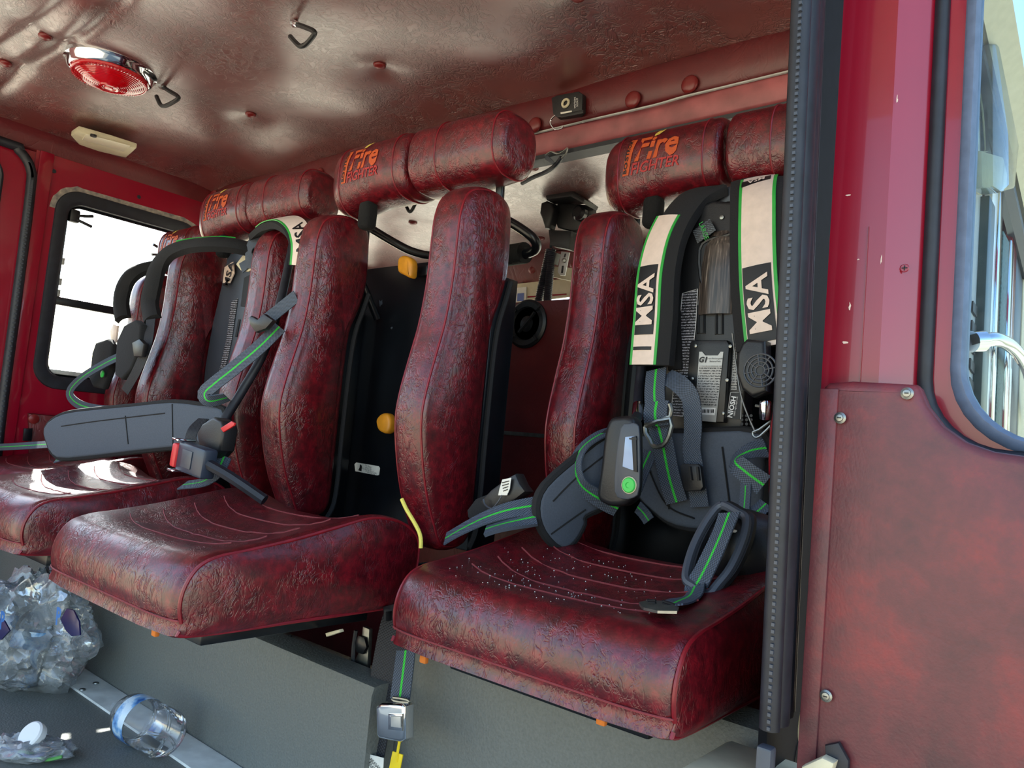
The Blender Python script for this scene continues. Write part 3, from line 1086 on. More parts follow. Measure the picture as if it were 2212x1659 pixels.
def make_seat():
    root = thing('crew_seat', 'x', 'seat', (SEAT_C[0], SEAT_C[1], 0), 'maroon vinyl crew seats in a row')
    # cushion
    prof = [(0.012, -0.385), (-0.004, -0.36), (-0.012, -0.325), (-0.004, -0.287), (0.02, -0.255), (0.06, -0.24), (0.12, -0.232), (0.22, -0.216), (0.32, -0.196),
            (0.40, -0.180), (0.46, -0.182), (0.52, -0.20), (0.56, -0.24), (0.56, -0.31), (0.53, -0.37), (0.50, -0.385), (0.25, -0.387)]
    lp = resample(catmull([Vector((a, b, 0)) for a, b in prof], 6, True), 120)
    lp = [Vector((p.x, p.y)) for p in lp]
    hw = 0.286
    cxo = 0.011
    def put(a, b, w):
        x = w
        q = max(0.0, 1 - (abs(x) / 0.235) ** 4)
        top = max(0.0, min(1.0, (b + 0.30) / 0.07))
        # dished middle, crowned side rolls
        b2 = b - 0.030 * q * top * min(1.0, max(0.0, (a - 0.03) / 0.15))
        # rounded front corners
        k = max(0.0, (abs(x) - 0.18) / 0.108)
        a2 = a + 0.016 * k ** 3 * max(0.0, 1 - a / 0.3)
        return (x + cxo, a2, b2)
    V, Fc = pillow_data(lp, -hw, hw, 0.020, put, seg=5, crown=0.010, ci=2.4, star=True)
    # densify between by extra middle stations: pillow uses 6, fine
    cu = obj('cushion', V, Fc, M['vinyl'], root, angle=60)
    # welted side seams
    for s in (-1, 1):
        edge = inset_loop(lp, 0.006)
        pts = [Vector(put(p.x, p.y, s * (hw - 0.008))) for p in edge if p.y > -0.386]
        # order starts anywhere; rotate to start at the rear
        i0 = max(range(len(pts)), key=lambda i: (pts[i - 1] - pts[i]).length)
        pts = pts[i0:] + pts[:i0]
        pts = [p + Vector((s * 0.004, 0, 0.0)) for p in pts]
        tube('side_welt', pts, 0.0035, M['piping'], cu, n=6)
    # cross channels on the top
    for k in range(5):
        y0 = 0.10 + 0.075 * k
        pts = []
        for i in range(25):
            x = -0.215 + 0.43 * i / 24
            y = y0 + 0.035 * (1 - (x / 0.215) ** 2) * -1 + 0.03
            # height of the top at y
            zt = max((p.y for p in lp if abs(p.x - y) < 0.012), default=-0.2)
            pts.append(Vector(put(y, zt, x)) + Vector((0, 0, 0.0005)))
        tube('channel_seam', pts, 0.0016, M['thread'], cu, n=5)
    # skirt seam round the lower front and sides
    pts = []
    for s in range(-24, 25):
        x = hw * s / 24 * 0.985
        pts.append(Vector(put(-0.006, -0.352, x)) + Vector((0, -0.002, 0)))
    right = [Vector((hw + cxo + 0.002, 0.09 + 0.43 * k / 10, -0.352)) for k in range(11)]
    left = [Vector((-hw + cxo - 0.002, 0.09 + 0.43 * k / 10, -0.352)) for k in range(11)]
    tube('skirt_seam', left[::-1] + pts + right, 0.0016, M['thread'], cu, n=5)
    # back bolsters
    bp = [(0.625, -0.262), (0.585, -0.20), (0.553, -0.13), (0.528, -0.042), (0.516, 0.035), (0.522, 0.10), (0.540, 0.18), (0.561, 0.27), (0.572, 0.37), (0.574, 0.47),
          (0.578, 0.54), (0.60, 0.595), (0.65, 0.622), (0.72, 0.628), (0.77, 0.60), (0.783, 0.52), (0.783, 0.42), (0.765, 0.35), (0.742, 0.28), (0.737, 0.15), (0.737, -0.1), (0.735, -0.22), (0.70, -0.262)]
    lb = resample(catmull([Vector((a, b, 0)) for a, b in bp], 5, True), 110)
    lb = [Vector((p.x, p.y)) for p in lb]
    for (x0, x1) in ((-0.365, -0.258), (0.196, 0.303)):
        V, Fc = pillow_data(lb, x0, x1, 0.034, lambda a, b, w: (w, a, b), seg=5, crown=0.010)
        bo = obj('back_bolster', V, Fc, M['vinyl'], root, angle=60)
        for xx, s in ((x0, -1), (x1, 1)):
            e2 = inset_loop(lb, 0.012)
            pts = [Vector((xx - s * 0.013, p.x, p.y)) for p in e2 if p.x < 0.70]
            i0 = max(range(len(pts)), key=lambda i: (pts[i - 1] - pts[i]).length)
            pts = pts[i0:] + pts[:i0]
            pts = [p + Vector((s * 0.0025, -0.002, 0.001)) for p in pts]
            tube('welt', pts, 0.0030, M['piping'], bo, n=6)
        # black edging down the lower rear rim
        pts = [Vector((x1 - 0.004, a, b)) for a, b in ((0.785, 0.41), (0.772, 0.36), (0.752, 0.29), (0.744, 0.2), (0.742, 0.0), (0.742, -0.2), (0.72, -0.262))]
        tube('edging', pts, 0.007, M['blackcloth'], bo, n=6, smooth_path=5)
    # shell: black metal back and flanges
    sh = box('back_shell', (-0.135, 0.885, 0.11), (0.65, 0.018, 0.82), M['blackmetal'], root, bevel=0.003)
    box('shell_flange', (0.288, 0.775, 0.04), (0.012, 0.09, 0.76), M['blackmetal'], root, bevel=0.003)
    box('shell_flange', (-0.345, 0.790, 0.04), (0.012, 0.10, 0.76), M['blackmetal'], root, bevel=0.003)
    for fx in (-0.43, -0.395):
        box('rail', (fx, 0.862, 0.04), (0.010, 0.03, 0.66), M['blackmetal'], root, bevel=0.002)
    box('seat_base', (0, 0.30, -0.41), (0.42, 0.40, 0.035), M['blackmetal'], root, bevel=0.004)
    for sx in (-1, 1):
        box('pivot_arm', (sx * 0.20, 0.60, -0.36), (0.012, 0.34, 0.10), M['blackmetal'], root, bevel=0.003)
    # headrest: two padded halves
    cy, cz, A, B = 0.735, 0.748, 0.088, 0.092
    def hpt(x, ang, xl, xr, rl, rr_, droop=0.0, off=0.0):
        # end rounding
        f = 1.0
        if x < xl + rl:
            f = math.sqrt(max(0.0, 1 - ((xl + rl - x) / rl) ** 2))
            f = 0.55 + 0.45 * f
        if x > xr - rr_:
            g_ = math.sqrt(max(0.0, 1 - ((x - xr + rr_) / rr_) ** 2))
            f = min(f, 0.72 + 0.28 * g_)
        f *= 1 - 0.13 * max(0.0, (x - 0.16) / 0.17) ** 2
        c, s = math.cos(ang), math.sin(ang)
        e = 0.78
        yy = -math.copysign(abs(c) ** e, c) * (A * f + off)
        zz = math.copysign(abs(s) ** e, s) * (B * f + off)
        dz = 0.0
        if droop and zz < 0:
            t = max(0.0, 1 - (x - xl) / 0.17)
            zz *= 1 + droop * t ** 1.3
        return Vector((x, cy + yy, cz + zz + dz))
    def half(name, xl, xr, rl, rr_, droop, seams):
        V, Fc = [], []
        n, m = 48, 40
        xs = []
        for i in range(m + 1):
            t = i / m
            t = 0.5 - 0.5 * math.cos(math.pi * t)
            xs.append(xl + (xr - xl) * t)
        for x in xs:
            for k in range(n):
                V.append(hpt(x, 2 * math.pi * k / n, xl, xr, rl, rr_, droop))
        for i in range(m):
            for k in range(n):
                Fc.append((i * n + k, i * n + (k + 1) % n, (i + 1) * n + (k + 1) % n, (i + 1) * n + k))
        Fc.append(tuple(range(n))[::-1])
        Fc.append(tuple(m * n + k for k in range(n)))
        h = obj(name, V, Fc, M['vinyl'], root, angle=50)
        for sx in seams:
            pts = [hpt(sx, 2 * math.pi * k / 40, xl, xr, rl, rr_, droop, 0.0008) for k in range(40)]
            tube('seam', pts, 0.0022, M['piping'], h, n=5, closed=True)
        return h
    XL, XM, XR = -0.345, -0.006, 0.335
    hl = half('headrest_pad', XL, XM - 0.004, 0.075, 0.02, 0.45, [XL + 0.058, XM - 0.045])
    hr = half('headrest_pad', XM + 0.004, XR, 0.02, 0.035, 0.0, [0.115, XR - 0.028])
    bm = bmesh.new()
    box_bm(bm, (-0.205, cy - 0.03, cz - 0.125), (0.05, 0.045, 0.085), 0.016, 3)
    bmobj('velcro_flap', bm, M['velcro'], root)
    tube('headrest_bar', [(-0.30, cy + 0.04, cz - 0.02), (-0.30, cy + 0.05, 0.45), (-0.30, 0.86, 0.35)], 0.012, M['blackmetal'], root, n=10)
    tube('headrest_bar', [(0.24, cy + 0.04, cz - 0.02), (0.24, cy + 0.05, 0.45), (0.24, 0.86, 0.35)], 0.012, M['blackmetal'], root, n=10)
    # embroidered logo on the left half
    lx, lz = -0.185, 0.10
    def sew(name, data, mat, du, dv, off=0.0016, tilt=0.0):
        V2, Fc = data
        V = []
        for (u, v) in V2:
            u2 = u + du
            v2 = v + dv + tilt * u
            V.append(hpt(lx + u2, 0.10 + v2 / B * 0.92, XL, XM - 0.004, 0.075, 0.02, 0.45, off))
        return obj(name, V, Fc, mat, hl, smooth=False)
    sew('logo_word', text_data('Fire', 0.078, bold=0.0022, shear=0.22, sx=1.0), M['orange'], 0.008, 0.016)
    sew('logo_word', text_data('FIGHTER', 0.0335, bold=0.0004, shear=0.22, sx=1.05), M['redthread'], 0.006, -0.026)
    V2, Fc = text_data('BOSTROM', 0.0150, bold=0.0005, shear=0.0, spacing=1.05)
    pv, pf = [], []
    for i in range(9):
        for j in range(3):
            pv.append((-0.011 + 0.009 * j + 0.016 * i / 8, -0.040 + 0.082 * i / 8))
    for i in range(8):
        for j in range(2):
            pf.append((i * 3 + j, i * 3 + j + 1, i * 3 + j + 4, i * 3 + j + 3))
    sew('logo_patch', (pv, pf), M['orange'], -0.075, 0.004, 0.0014)
    sew('logo_word', ([(-b * 0.9 + a * 0.16, a) for a, b in V2], Fc), M['ink'], -0.073, 0.004, 0.0026)
    flame = [(0.0, 0.0), (0.012, 0.004), (0.020, 0.016), (0.024, 0.034), (0.016, 0.026), (0.013, 0.022), (0.011, 0.030), (0.004, 0.020), (0.0, 0.010)]
    sew('logo_flame', (flame, [tuple(range(len(flame)))]), M['yellowthread'], -0.004, 0.044, 0.0022)
    return root

seat3 = make_seat()
seat2 = copy_tree(seat3)
seat2.location = (SEAT_C[0] - 0.85, SEAT_C[1] + 0.03, 0)
seat4 = copy_tree(seat3)
seat4.location = (SEAT_C[0] + 0.775, SEAT_C[1] + 0.30, 0)
seat1 = copy_tree(seat3)
seat1.location = (SEAT_C[0] - 1.66, SEAT_C[1] + 0.255, 0)
seat3['label'] = 'empty maroon vinyl crew seat with open black back, between the two strapped seats'
seat4['label'] = 'maroon vinyl crew seat beside the right door post, nearest the camera'
seat2['label'] = 'maroon vinyl crew seat with grey waist pad and red belt buckles beside it'
seat1['label'] = 'farthest maroon vinyl crew seat, against the left window'

# ================================================================== OBJECTS
X3, Z3 = Vector((1, 0, 0)), Vector((0, 0, 1))
def pplate(name, pts, y, th, mat, parent=None, bevel=0.003, seg=2, smoothn=0, bend=None):
    P = [aty(a, b, y) for a, b in pts]
    if smoothn:
        P = catmull(P, smoothn, True)
    c = sum(P, Vector((0, 0, 0))) / len(P)
    return plate(name, [(p.x - c.x, p.z - c.z) for p in P], c, X3, Z3, th, mat, parent, bevel, seg, bend)
def prim(name, pts, y, r, mat, parent=None, smoothn=5, n=7, closed=True):
    P = [aty(a, b, y) for a, b in pts]
    return tube(name, P, r, mat, parent, n=n, smooth_path=smoothn, closed=closed)
def pts3(pts, y=None):
    return [aty(p[0], p[1], p[2] if len(p) > 2 else y) for p in pts]
def prib(pts, width, nrm=(0, -1, 0), y=None, n=8):
    return Ribbon(pts3(pts, y), nrm, width, n)
def ptube(name, pts, r, mat, parent=None, y=None, n=8, smoothn=6):
    return tube(name, pts3(pts, y), r, mat, parent, n=n, smooth_path=smoothn)
def ptext(name, txt, px, py, y, size, mat, parent, rot=0.0, bold=0.0, shear=0.0, sx=1.0, off=0.0006):
    a = math.radians(rot)
    U = X3 * math.cos(a) + Z3 * math.sin(a)
    W = -X3 * math.sin(a) + Z3 * math.cos(a)
    return text_on(name, txt, size, aty(px, py, y), U, W, mat, parent, bold, shear, sx, off)

# fine print: rows of dark dashes
def print_mat(name, paper, ink, rows=60.0, cols=90.0):
    q = NT(name)
    tc = q.n('ShaderNodeTexCoord')
    sep = q.n('ShaderNodeSeparateXYZ')
    q.l(tc.outputs['Object'], sep.inputs[0])
    m1 = q.n('ShaderNodeMath', operation='MULTIPLY')
    m1.inputs[1].default_value = rows
    q.l(sep.outputs[2], m1.inputs[0])
    f1 = q.n('ShaderNodeMath', operation='FRACT')
    q.l(m1.outputs[0], f1.inputs[0])
    g1 = q.n('ShaderNodeMath', operation='GREATER_THAN')
    g1.inputs[1].default_value = 0.5
    q.l(f1.outputs[0], g1.inputs[0])
    nz = q.n('ShaderNodeTexNoise')
    nz.inputs['Scale'].default_value = cols * 4
    nz.inputs['Detail'].default_value = 1
    q.l(tc.outputs['Object'], nz.inputs['Vector'])
    g2 = q.n('ShaderNodeMath', operation='GREATER_THAN')
    g2.inputs[1].default_value = 0.46
    q.l(nz.outputs['Fac'], g2.inputs[0])
    mm = q.n('ShaderNodeMath', operation='MULTIPLY')
    q.l(g1.outputs[0], mm.inputs[0])
    q.l(g2.outputs[0], mm.inputs[1])
    mx = q.n('ShaderNodeMix', data_type='RGBA')
    q.l(mm.outputs[0], mx.inputs[0])
    mx.inputs[6].default_value = paper
    mx.inputs[7].default_value = ink
    q.l(mx.outputs[2], q.b.inputs['Base Color'])
    q.set(Roughness=0.5)
    return q.m
M['print_silver'] = print_mat('fine_print_silver', srgb(168, 168, 166), srgb(60, 60, 62), 170, 110)
M['print_black'] = print_mat('fine_print_black', srgb(20, 20, 24), srgb(170, 170, 180), 150, 120)
M['print_grey'] = print_mat('fine_print_grey', srgb(30, 32, 36), srgb(96, 104, 112), 230, 160)

def hook(name, base, path, y, label):
    t = thing(name, label, 'hook', group='black dipped hooks on the vinyl ceiling')
    p0 = aty(base[0], base[1], y)
    ptube('rod', path, 0.0072, M['blackplastic'], t, y=y, n=8, smoothn=5)
    q0, q1 = aty(path[0][0], path[0][1], y), aty(path[1][0], path[1][1], y)
    d = (q0 - q1).normalized()
    tube('tang', [q0 - d * 0.01, q0 + d * 0.012, q0 + d * 0.024], lambda u: 0.0085 + 0.004 * math.sin(math.pi * u), M['chrome'], t, n=10)
    rebase(t, p0)
    return t
hook('ceiling_hook', (625, 45), [(640, 52), (662, 60), (677, 67), (679, 74), (665, 92), (655, 99), (645, 98), (627, 79)], 1.145, 'black dipped hook on the ceiling in the middle, alone')
hook('ceiling_hook', (345, 180), [(352, 188), (368, 198), (384, 208), (383, 215), (362, 227), (352, 229), (346, 225), (338, 208)], 1.154, 'black dipped hook on the ceiling right beside the red dome light')
hook('ceiling_hook', (868, 424), [(878, 428), (890, 431), (898, 434), (897, 440), (890, 454), (884, 457), (878, 446)], 2.06, 'small black hook on the front ceiling under the empty seat headrest')

# --- red dome light
dome = thing('dome_light', 'round red dome light with chrome rim on the ceiling', 'light', (-2.71, 0.985, 1.15))
lathe('rim', [(0.10, 0), (0.142, -0.002), (0.142, 0.012), (0.134, 0.020), (0.130, 0.034), (0.122, 0.040), (0.116, 0.036), (0.10, 0.03)], M['chrome'], dome, n=48, axis=(0, 0, -1))
rl_ = NT('red_lens')
rl_.set(Base_Color=srgb(200, 6, 22), Roughness=0.10)
rl_.b.inputs['Coat Weight'].default_value = 0.8
rl_.b.inputs['Transmission Weight'].default_value = 0.25
pr = [(0.119, 0.034), (0.117, 0.046)]
for k in range(1, 29):
    r_ = 0.117 - (0.117 - 0.03) * k / 29
    hgt = 0.046 + 0.030 * math.sin(math.pi / 2 * k / 29)
    pr.append((r_, hgt + (0.0007 if k % 2 else -0.0007)))
pr += [(0.030, 0.080), (0.022, 0.081), (0.020, 0.077), (0.014, 0.077), (0.012, 0.082), (0.002, 0.083)]
lens = lathe('lens', pr, rl_.m, dome, n=64, axis=(0, 0, -1), angle=25)
bm = bmesh.new()
for k in range(72):
    a = 2 * math.pi * k / 72
    box_bm(bm, (0.112 * math.cos(a), 0.112 * math.sin(a), -0.050), (0.010, 0.003, 0.006), rot=None)
bmobj('lens_teeth', bm, rl_.m, lens, smooth=False)
for k in range(3):
    a = 2.1 * k + 0.5
    lathe('screw', [(0.006, 0), (0.005, 0.003), (0.001, 0.004)], M['chrome'], dome, n=10, origin=(0.136 * math.cos(a), 0.136 * math.sin(a), -0.014), axis=(0, 0, -1))

# --- cream lamp on the left cove
t = thing('marker_lamp', 'long cream lamp housing on the cove above the left window', 'lamp')
def xplate(name, pts, x, th, mat, parent, bevel=0.003):
    P = [atx(a, b, x) for a, b in pts]
    c = sum(P, Vector((0, 0, 0))) / len(P)
    return plate(name, [(p.y - c.y, p.z - c.z) for p in P], c, (0, 1, 0), (0, 0, 1), th, mat, parent, bevel)
def zplate(name, pts, z, th, mat, parent, bevel=0.003):
    P = [atz(a, b, z) for a, b in pts]
    c = sum(P, Vector((0, 0, 0))) / len(P)
    return plate(name, [(p.y - c.y, p.x - c.x) for p in P], c, (0, 1, 0), (1, 0, 0), th, mat, parent, bevel)
zplate('housing', [(155, 281), (170, 271), (240, 291), (296, 309), (274, 329), (215, 315), (172, 300)], 1.118, 0.026, M['cream'], t, 0.006)
zplate('lens', [(186, 288), (282, 314), (266, 326), (178, 300)], 1.093, 0.004, plain('lamp_lens', srgb(220, 214, 190), 0.3), t, 0.002)
lathe('switch', [(0.012, 0), (0.012, 0.008), (0.004, 0.010)], M['ink'], t, n=14, origin=atz(202, 291, 1.091), axis=(0, 0, -1))
rebase(t, atz(225, 300, 1.118))

# --- small black alarm module on the header
t = thing('alarm_module', 'small black alarm module with ring hanging from the header', 'alarm')
bd_ = pplate('case', [(1199, 217), (1212, 211), (1258, 203), (1267, 209), (1266, 246), (1258, 253), (1213, 260), (1203, 252)], 1.834, 0.022, M['blackplastic'], t, 0.004)
pplate('cover_ridge', [(1212, 248), (1262, 238), (1262, 246), (1214, 256)], 1.811, 0.006, M['blackplastic'], t, 0.002)
ringc = aty(1222, 223, 1.810)
tube('ring_mark', [ringc + Vector((0.012 * math.cos(a), -0.001, 0.012 * math.sin(a))) for a in [2 * math.pi * k / 24 for k in range(24)]], 0.004, M['cream'], t, closed=True, n=6)
pplate('label', [(1211, 243), (1235, 239), (1236, 244), (1212, 249)], 1.811, 0.001, M['label'], t, 0.0)
ptext('lettering', 'MOTION', 1242, 222, 1.810, 0.009, M['white'], t, rot=96)
ptext('lettering', 'SCOUT', 1247, 221, 1.810, 0.009, M['white'], t, rot=96)
ptube('wire_ring', [(1203, 247), (1192, 256), (1189, 266), (1198, 279), (1212, 278), (1218, 272)], 0.0022, M['chrome'], t, y=1.815, n=6)
rebase(t, aty(1234, 230, 1.834))
# --- cable loop under the header
t = thing('strap_loop', 'dark cable with wire loop hanging under the header', 'cable')
ptube('cable', [(1128, 396, 1.95), (1150, 384, 1.92), (1180, 371, 1.89), (1200, 357, 1.86), (1213, 340, 1.85)], 0.007, M['rubber'], t, n=8)
ptube('wire', [(1178, 336), (1190, 328), (1206, 332), (1218, 326), (1226, 320), (1222, 333), (1213, 342)], 0.0025, M['steel'], t, y=1.845, n=6)
pplate('clip', [(1178, 334), (1186, 338), (1200, 352), (1194, 356), (1180, 346)], 1.85, 0.006, M['greyplastic'], t, 0.001)
rebase(t, aty(1213, 340, 1.85))

# ================================================================== BREATHING PACK ON THE RIGHT SEAT
pk = thing('breathing_pack', 'breathing pack with reflective shoulder straps on the seat beside the door post', 'breathing pack')
Yb = 1.66
bp_ = pplate('backplate', [(1462, 560), (1478, 500), (1505, 462), (1560, 445), (1625, 450), (1640, 560), (1632, 780), (1625, 940), (1452, 940), (1452, 800), (1460, 640)], Yb, 0.05, M['blackplastic'], pk, 0.010, 3)
bc = Vector(bp_.location)
def onplate(o):
    o.parent = bp_
    o.location = o.location - bc
    return o
yf = Yb - 0.051
onplate(pplate('opening', [(1512, 535), (1525, 520), (1560, 512), (1592, 514), (1594, 622), (1532, 622), (1516, 600)], yf - 0.0005, 0.001, M['ink'], None, 0.0))
onplate(prim('opening_rim', [(1512, 540), (1528, 520), (1560, 512), (1596, 513), (1597, 622), (1530, 623), (1514, 598)], yf, 0.005, M['blackplastic'], None, 2))
for k, (a, b) in enumerate((((1516, 640), (1516, 720)), ((1555, 640), (1555, 722)))):
    o = prim('slot_rib', [(a[0] - 8, a[1] + 20), (a[0] - 3, a[1]), (a[0] + 5, a[1] + 18), (b[0] + 5, b[1]), (b[0] - 8, b[1])], yf, 0.0035, M['blackplastic'], None, 0)
    onplate(o)
for px, py in ((1552, 630), (1560, 470)):
    onplate(lathe('screw', [(0.006, 0), (0.005, 0.003), (0.001, 0.004)], M['steel'], None, n=10, origin=aty(px, py, yf), axis=(0, -1, 0)))
for k in range(14):
    onplate(lathe('vent_hole', [(0.004, 0), (0.0035, 0.001), (0.001, 0.001)], M['ink'], None, n=8, origin=aty(1603 + (k % 3) * 10, 898 + (k // 3) * 9, yf), axis=(0, -1, 0)))
# cylinder with carbon wrap showing in the opening
cq = NT('carbon_wrap')
tc = cq.n('ShaderNodeTexCoord')
mpn = cq.n('ShaderNodeMapping')
mpn.inputs['Scale'].default_value = (120, 120, 6)
cq.l(tc.outputs['Object'], mpn.inputs[0])
nz = cq.n('ShaderNodeTexNoise')
nz.inputs['Scale'].default_value = 2
nz.inputs['Detail'].default_value = 6
cq.l(mpn.outputs[0], nz.inputs['Vector'])
cq.l(cq.ramp(nz.outputs['Fac'], [(0.35, srgb(40, 36, 34)), (0.6, srgb(84, 74, 68)), (0.75, srgb(150, 140, 130))]), cq.b.inputs['Base Color'])
cq.set(Roughness=0.3)
cyl = lathe('cylinder', [(0.015, 0.115), (0.03, 0.11), (0.05, 0.095), (0.062, 0.06), (0.066, 0.0), (0.066, -0.10)], cq.m, pk, n=36, origin=aty(1566, 590, 1.645) + Vector((0, 0, -0.005)), axis=(0, 0, 1))
cyl.scale = (1, 0.75, 1)
# yoke and handle at the top
pplate('yoke', [(1500, 440), (1540, 415), (1600, 408), (1660, 412), (1680, 470), (1600, 470), (1560, 450), (1520, 470)], 1.67, 0.03, M['greyplastic'], pk, 0.008, 3)
tube('yoke_ring', [aty(1571, 452, 1.625) + Vector((0.014 * math.cos(a), 0, 0.014 * math.sin(a))) for a in [2 * math.pi * k / 20 for k in range(20)]], 0.005, M['ink'], pk, closed=True)
pplate('size_tag', [(1497, 500), (1535, 473), (1548, 498), (1508, 527)], 1.600, 0.004, M['print_grey'], pk, 0.001)
ptext('lettering', 'LARGE', 1521, 499, 1.595, 0.016, M['green'], pk, rot=-66)
# labels
lb1 = onplate(pplate('warning_label', [(1474, 634), (1507, 624), (1503, 700), (1490, 820), (1475, 900), (1449, 897), (1462, 760)], yf - 0.001, 0.001, M['print_black'], None, 0.0))
onplate(prim('label_border', [(1474, 634), (1507, 624), (1503, 700), (1490, 820), (1475, 900), (1449, 897), (1462, 760)], yf - 0.002, 0.0009, M['white'], None, 0, n=4))
bt = pplate('battery_pack', [(1502, 738), (1578, 738), (1584, 748), (1572, 914), (1490, 912), (1488, 900), (1498, 748)], yf + 0.002, 0.022, M['blackplastic'], pk, 0.004)
btc = Vector(bt.location)
ybt = yf - 0.021
def onbat(o):
    o.parent = bt
    o.location = o.location - btc
    return o
onbat(pplate('battery_label', [(1511, 760), (1517, 760), (1524, 768), (1551, 768), (1557, 760), (1563, 760), (1547, 912), (1500, 908)], ybt - 0.0006, 0.001, M['silverlabel'], None, 0.0))
onbat(pplate('fine_print', [(1510, 790), (1560, 790), (1548, 878), (1503, 876)], ybt - 0.0018, 0.0006, M['print_silver'], None, 0.0))
onbat(pplate('barcode_label', [(1511, 880), (1546, 881), (1544, 897), (1510, 895)], ybt - 0.0018, 0.0006, M['white'], None, 0.0))
for k in range(9):
    onbat(box('bar', aty(1515 + k * 3.2, 888, ybt - 0.0026), (0.0012 + 0.0008 * (k % 3), 0.0004, 0.008), M['ink'], None, bevel=0.0))
for px, py in ((1503, 747), (1578, 748), (1496, 818), (1571, 821), (1562, 893)):
    onbat(lathe('screw', [(0.0045, 0), (0.004, 0.002), (0.001, 0.003)], M['steel'], None, n=8, origin=aty(px, py, ybt), axis=(0, -1, 0)))
for args in (('G1', 1519, 777, 0.017, 0.0008, 0.2), ('Li-Ion Rechargeable', 1545, 775, 0.0052, 0.0, 0), ('Battery Pack', 1545, 781, 0.0052, 0.0, 0)):
    onbat(ptext('lettering', args[0], args[1], args[2], ybt - 0.002, args[3], M['ink'], None, bold=args[4], shear=args[5]))
lb2 = onplate(pplate('approval_label', [(1578, 848), (1602, 848), (1600, 906), (1570, 904)], yf - 0.001, 0.001, M['ink'], None, 0.0))
onplate(prim('label_border', [(1578, 848), (1602, 848), (1600, 906), (1570, 904)], yf - 0.002, 0.0008, M['white'], None, 0, n=4))
onplate(ptext('lettering', 'NIOSH', 1581, 879, yf - 0.003, 0.016, M['white'], None, rot=82, bold=0.0005))
onplate(ptext('lettering', 'CBRN Agent Approved', 1590, 878, yf - 0.003, 0.0045, M['white'], None, rot=84))
onplate(pplate('fine_print_label', [(1586, 742), (1592, 742), (1592, 842), (1579, 842)], yf - 0.001, 0.001, M['print_silver'], None, 0.0))

# shoulder straps
def shoulder(pts, nrm, pad_w, refl, name='shoulder_strap'):
    r = prib(pts, pad_w, nrm)
    pad = r.build(name, M['blackcloth'], pk, th=0.022, across=8, crown=0.008)
    face = r.build('reflective_face', M['reflect'], pad, th=0.003, t0=refl[0], t1=refl[1], off=0.0185, s0=refl[2], s1=r.len - refl[3], across=6, crown=0.002)
    for s in (0, 1):
        tt_ = refl[s]
        r.build('green_edge', M['green'], pad, th=0.003, t0=tt_ - (0.007 if s == 0 else 0), t1=tt_ + (0.007 if s == 1 else 0), off=0.0180, s0=refl[2], s1=r.len - refl[3], across=1)
    return r, pad
N0 = [(0, -0.3, 1), (-0.1, -0.8, 0.6), (-0.2, -1, 0.2), (-0.15, -1, 0.0), (-0.1, -1, 0), (-0.1, -1, 0)]
rL, padL = shoulder([(1560, 416, 1.67), (1500, 432, 1.63), (1452, 500, 1.585), (1428, 585, 1.56), (1420, 690, 1.55), (1412, 790, 1.55)], N0, 0.098, (-0.048, 0.012, 0.14, 0.0))
def msa(r, pad, s0, s1, t0, t1, size, off):
    r.build('black_patch', M['ink'], pad, th=0.0015, t0=t0, t1=t1, s0=s0, s1=s1, off=off, across=6, crown=0.002)
    d = text_data('MSA', size, bold=size * 0.02, sx=1.0)
    r.wrap('lettering', d, M['reflect'], pad, (s0 + s1) / 2, (t0 + t1) / 2, off + 0.0045, flip=True)
msa(rL, padL, rL.len - 0.235, rL.len - 0.070, -0.046, 0.006, 0.064, 0.0215)
rL.build('black_bar', M['ink'], padL, th=0.0015, t0=-0.046, t1=0.004, s0=rL.len - 0.042, s1=rL.len - 0.034, off=0.0215, across=4, crown=0.002)
N1 = [(0, -0.2, 1), (0, -0.7, 0.6), (0, -1, 0.1), (0, -1, 0), (0, -1, 0), (0, -1, 0)]
rR, padR = shoulder([(1640, 398, 1.66), (1640, 412, 1.61), (1640, 450, 1.575), (1640, 530, 1.56), (1644, 630, 1.55), (1656, 752, 1.55)], N1, 0.125, (-0.032, 0.036, 0.02, 0.0))
msa(rR, padR, rR.len - 0.175, rR.len - 0.01, -0.030, 0.032, 0.066, 0.0215)
rR.build('black_patch', M['ink'], padR, th=0.0015, t0=-0.034, t1=0.030, s0=0.045, s1=0.068, off=0.0215, across=6)
d2 = text_data('MSA', 0.020, bold=0.0004)
rR.wrap('lettering', ([(-a, -b) for a, b in d2[0]], d2[1]), M['reflect'], padR, 0.0565, -0.002, 0.0235, vert=False)
# side pad strip right of the left strap
r = prib([(1480, 470, 1.64), (1462, 580, 1.62), (1458, 690, 1.61), (1462, 800, 1.61)], 0.035, (0, -1, 0))
r.build('padding_strip', M['blackcloth'], pk, th=0.02, across=4, crown=0.006)
# hose with ferrule and side pole
ptube('hose', [(1386, 792, 1.60), (1380, 840, 1.57), (1376, 900, 1.50)], 0.011, M['rubber'], pk, n=12)
ptube('ferrule', [(1378, 876, 1.53), (1376, 902, 1.49)], 0.0125, M['chrome'], pk, n=14, smoothn=0)
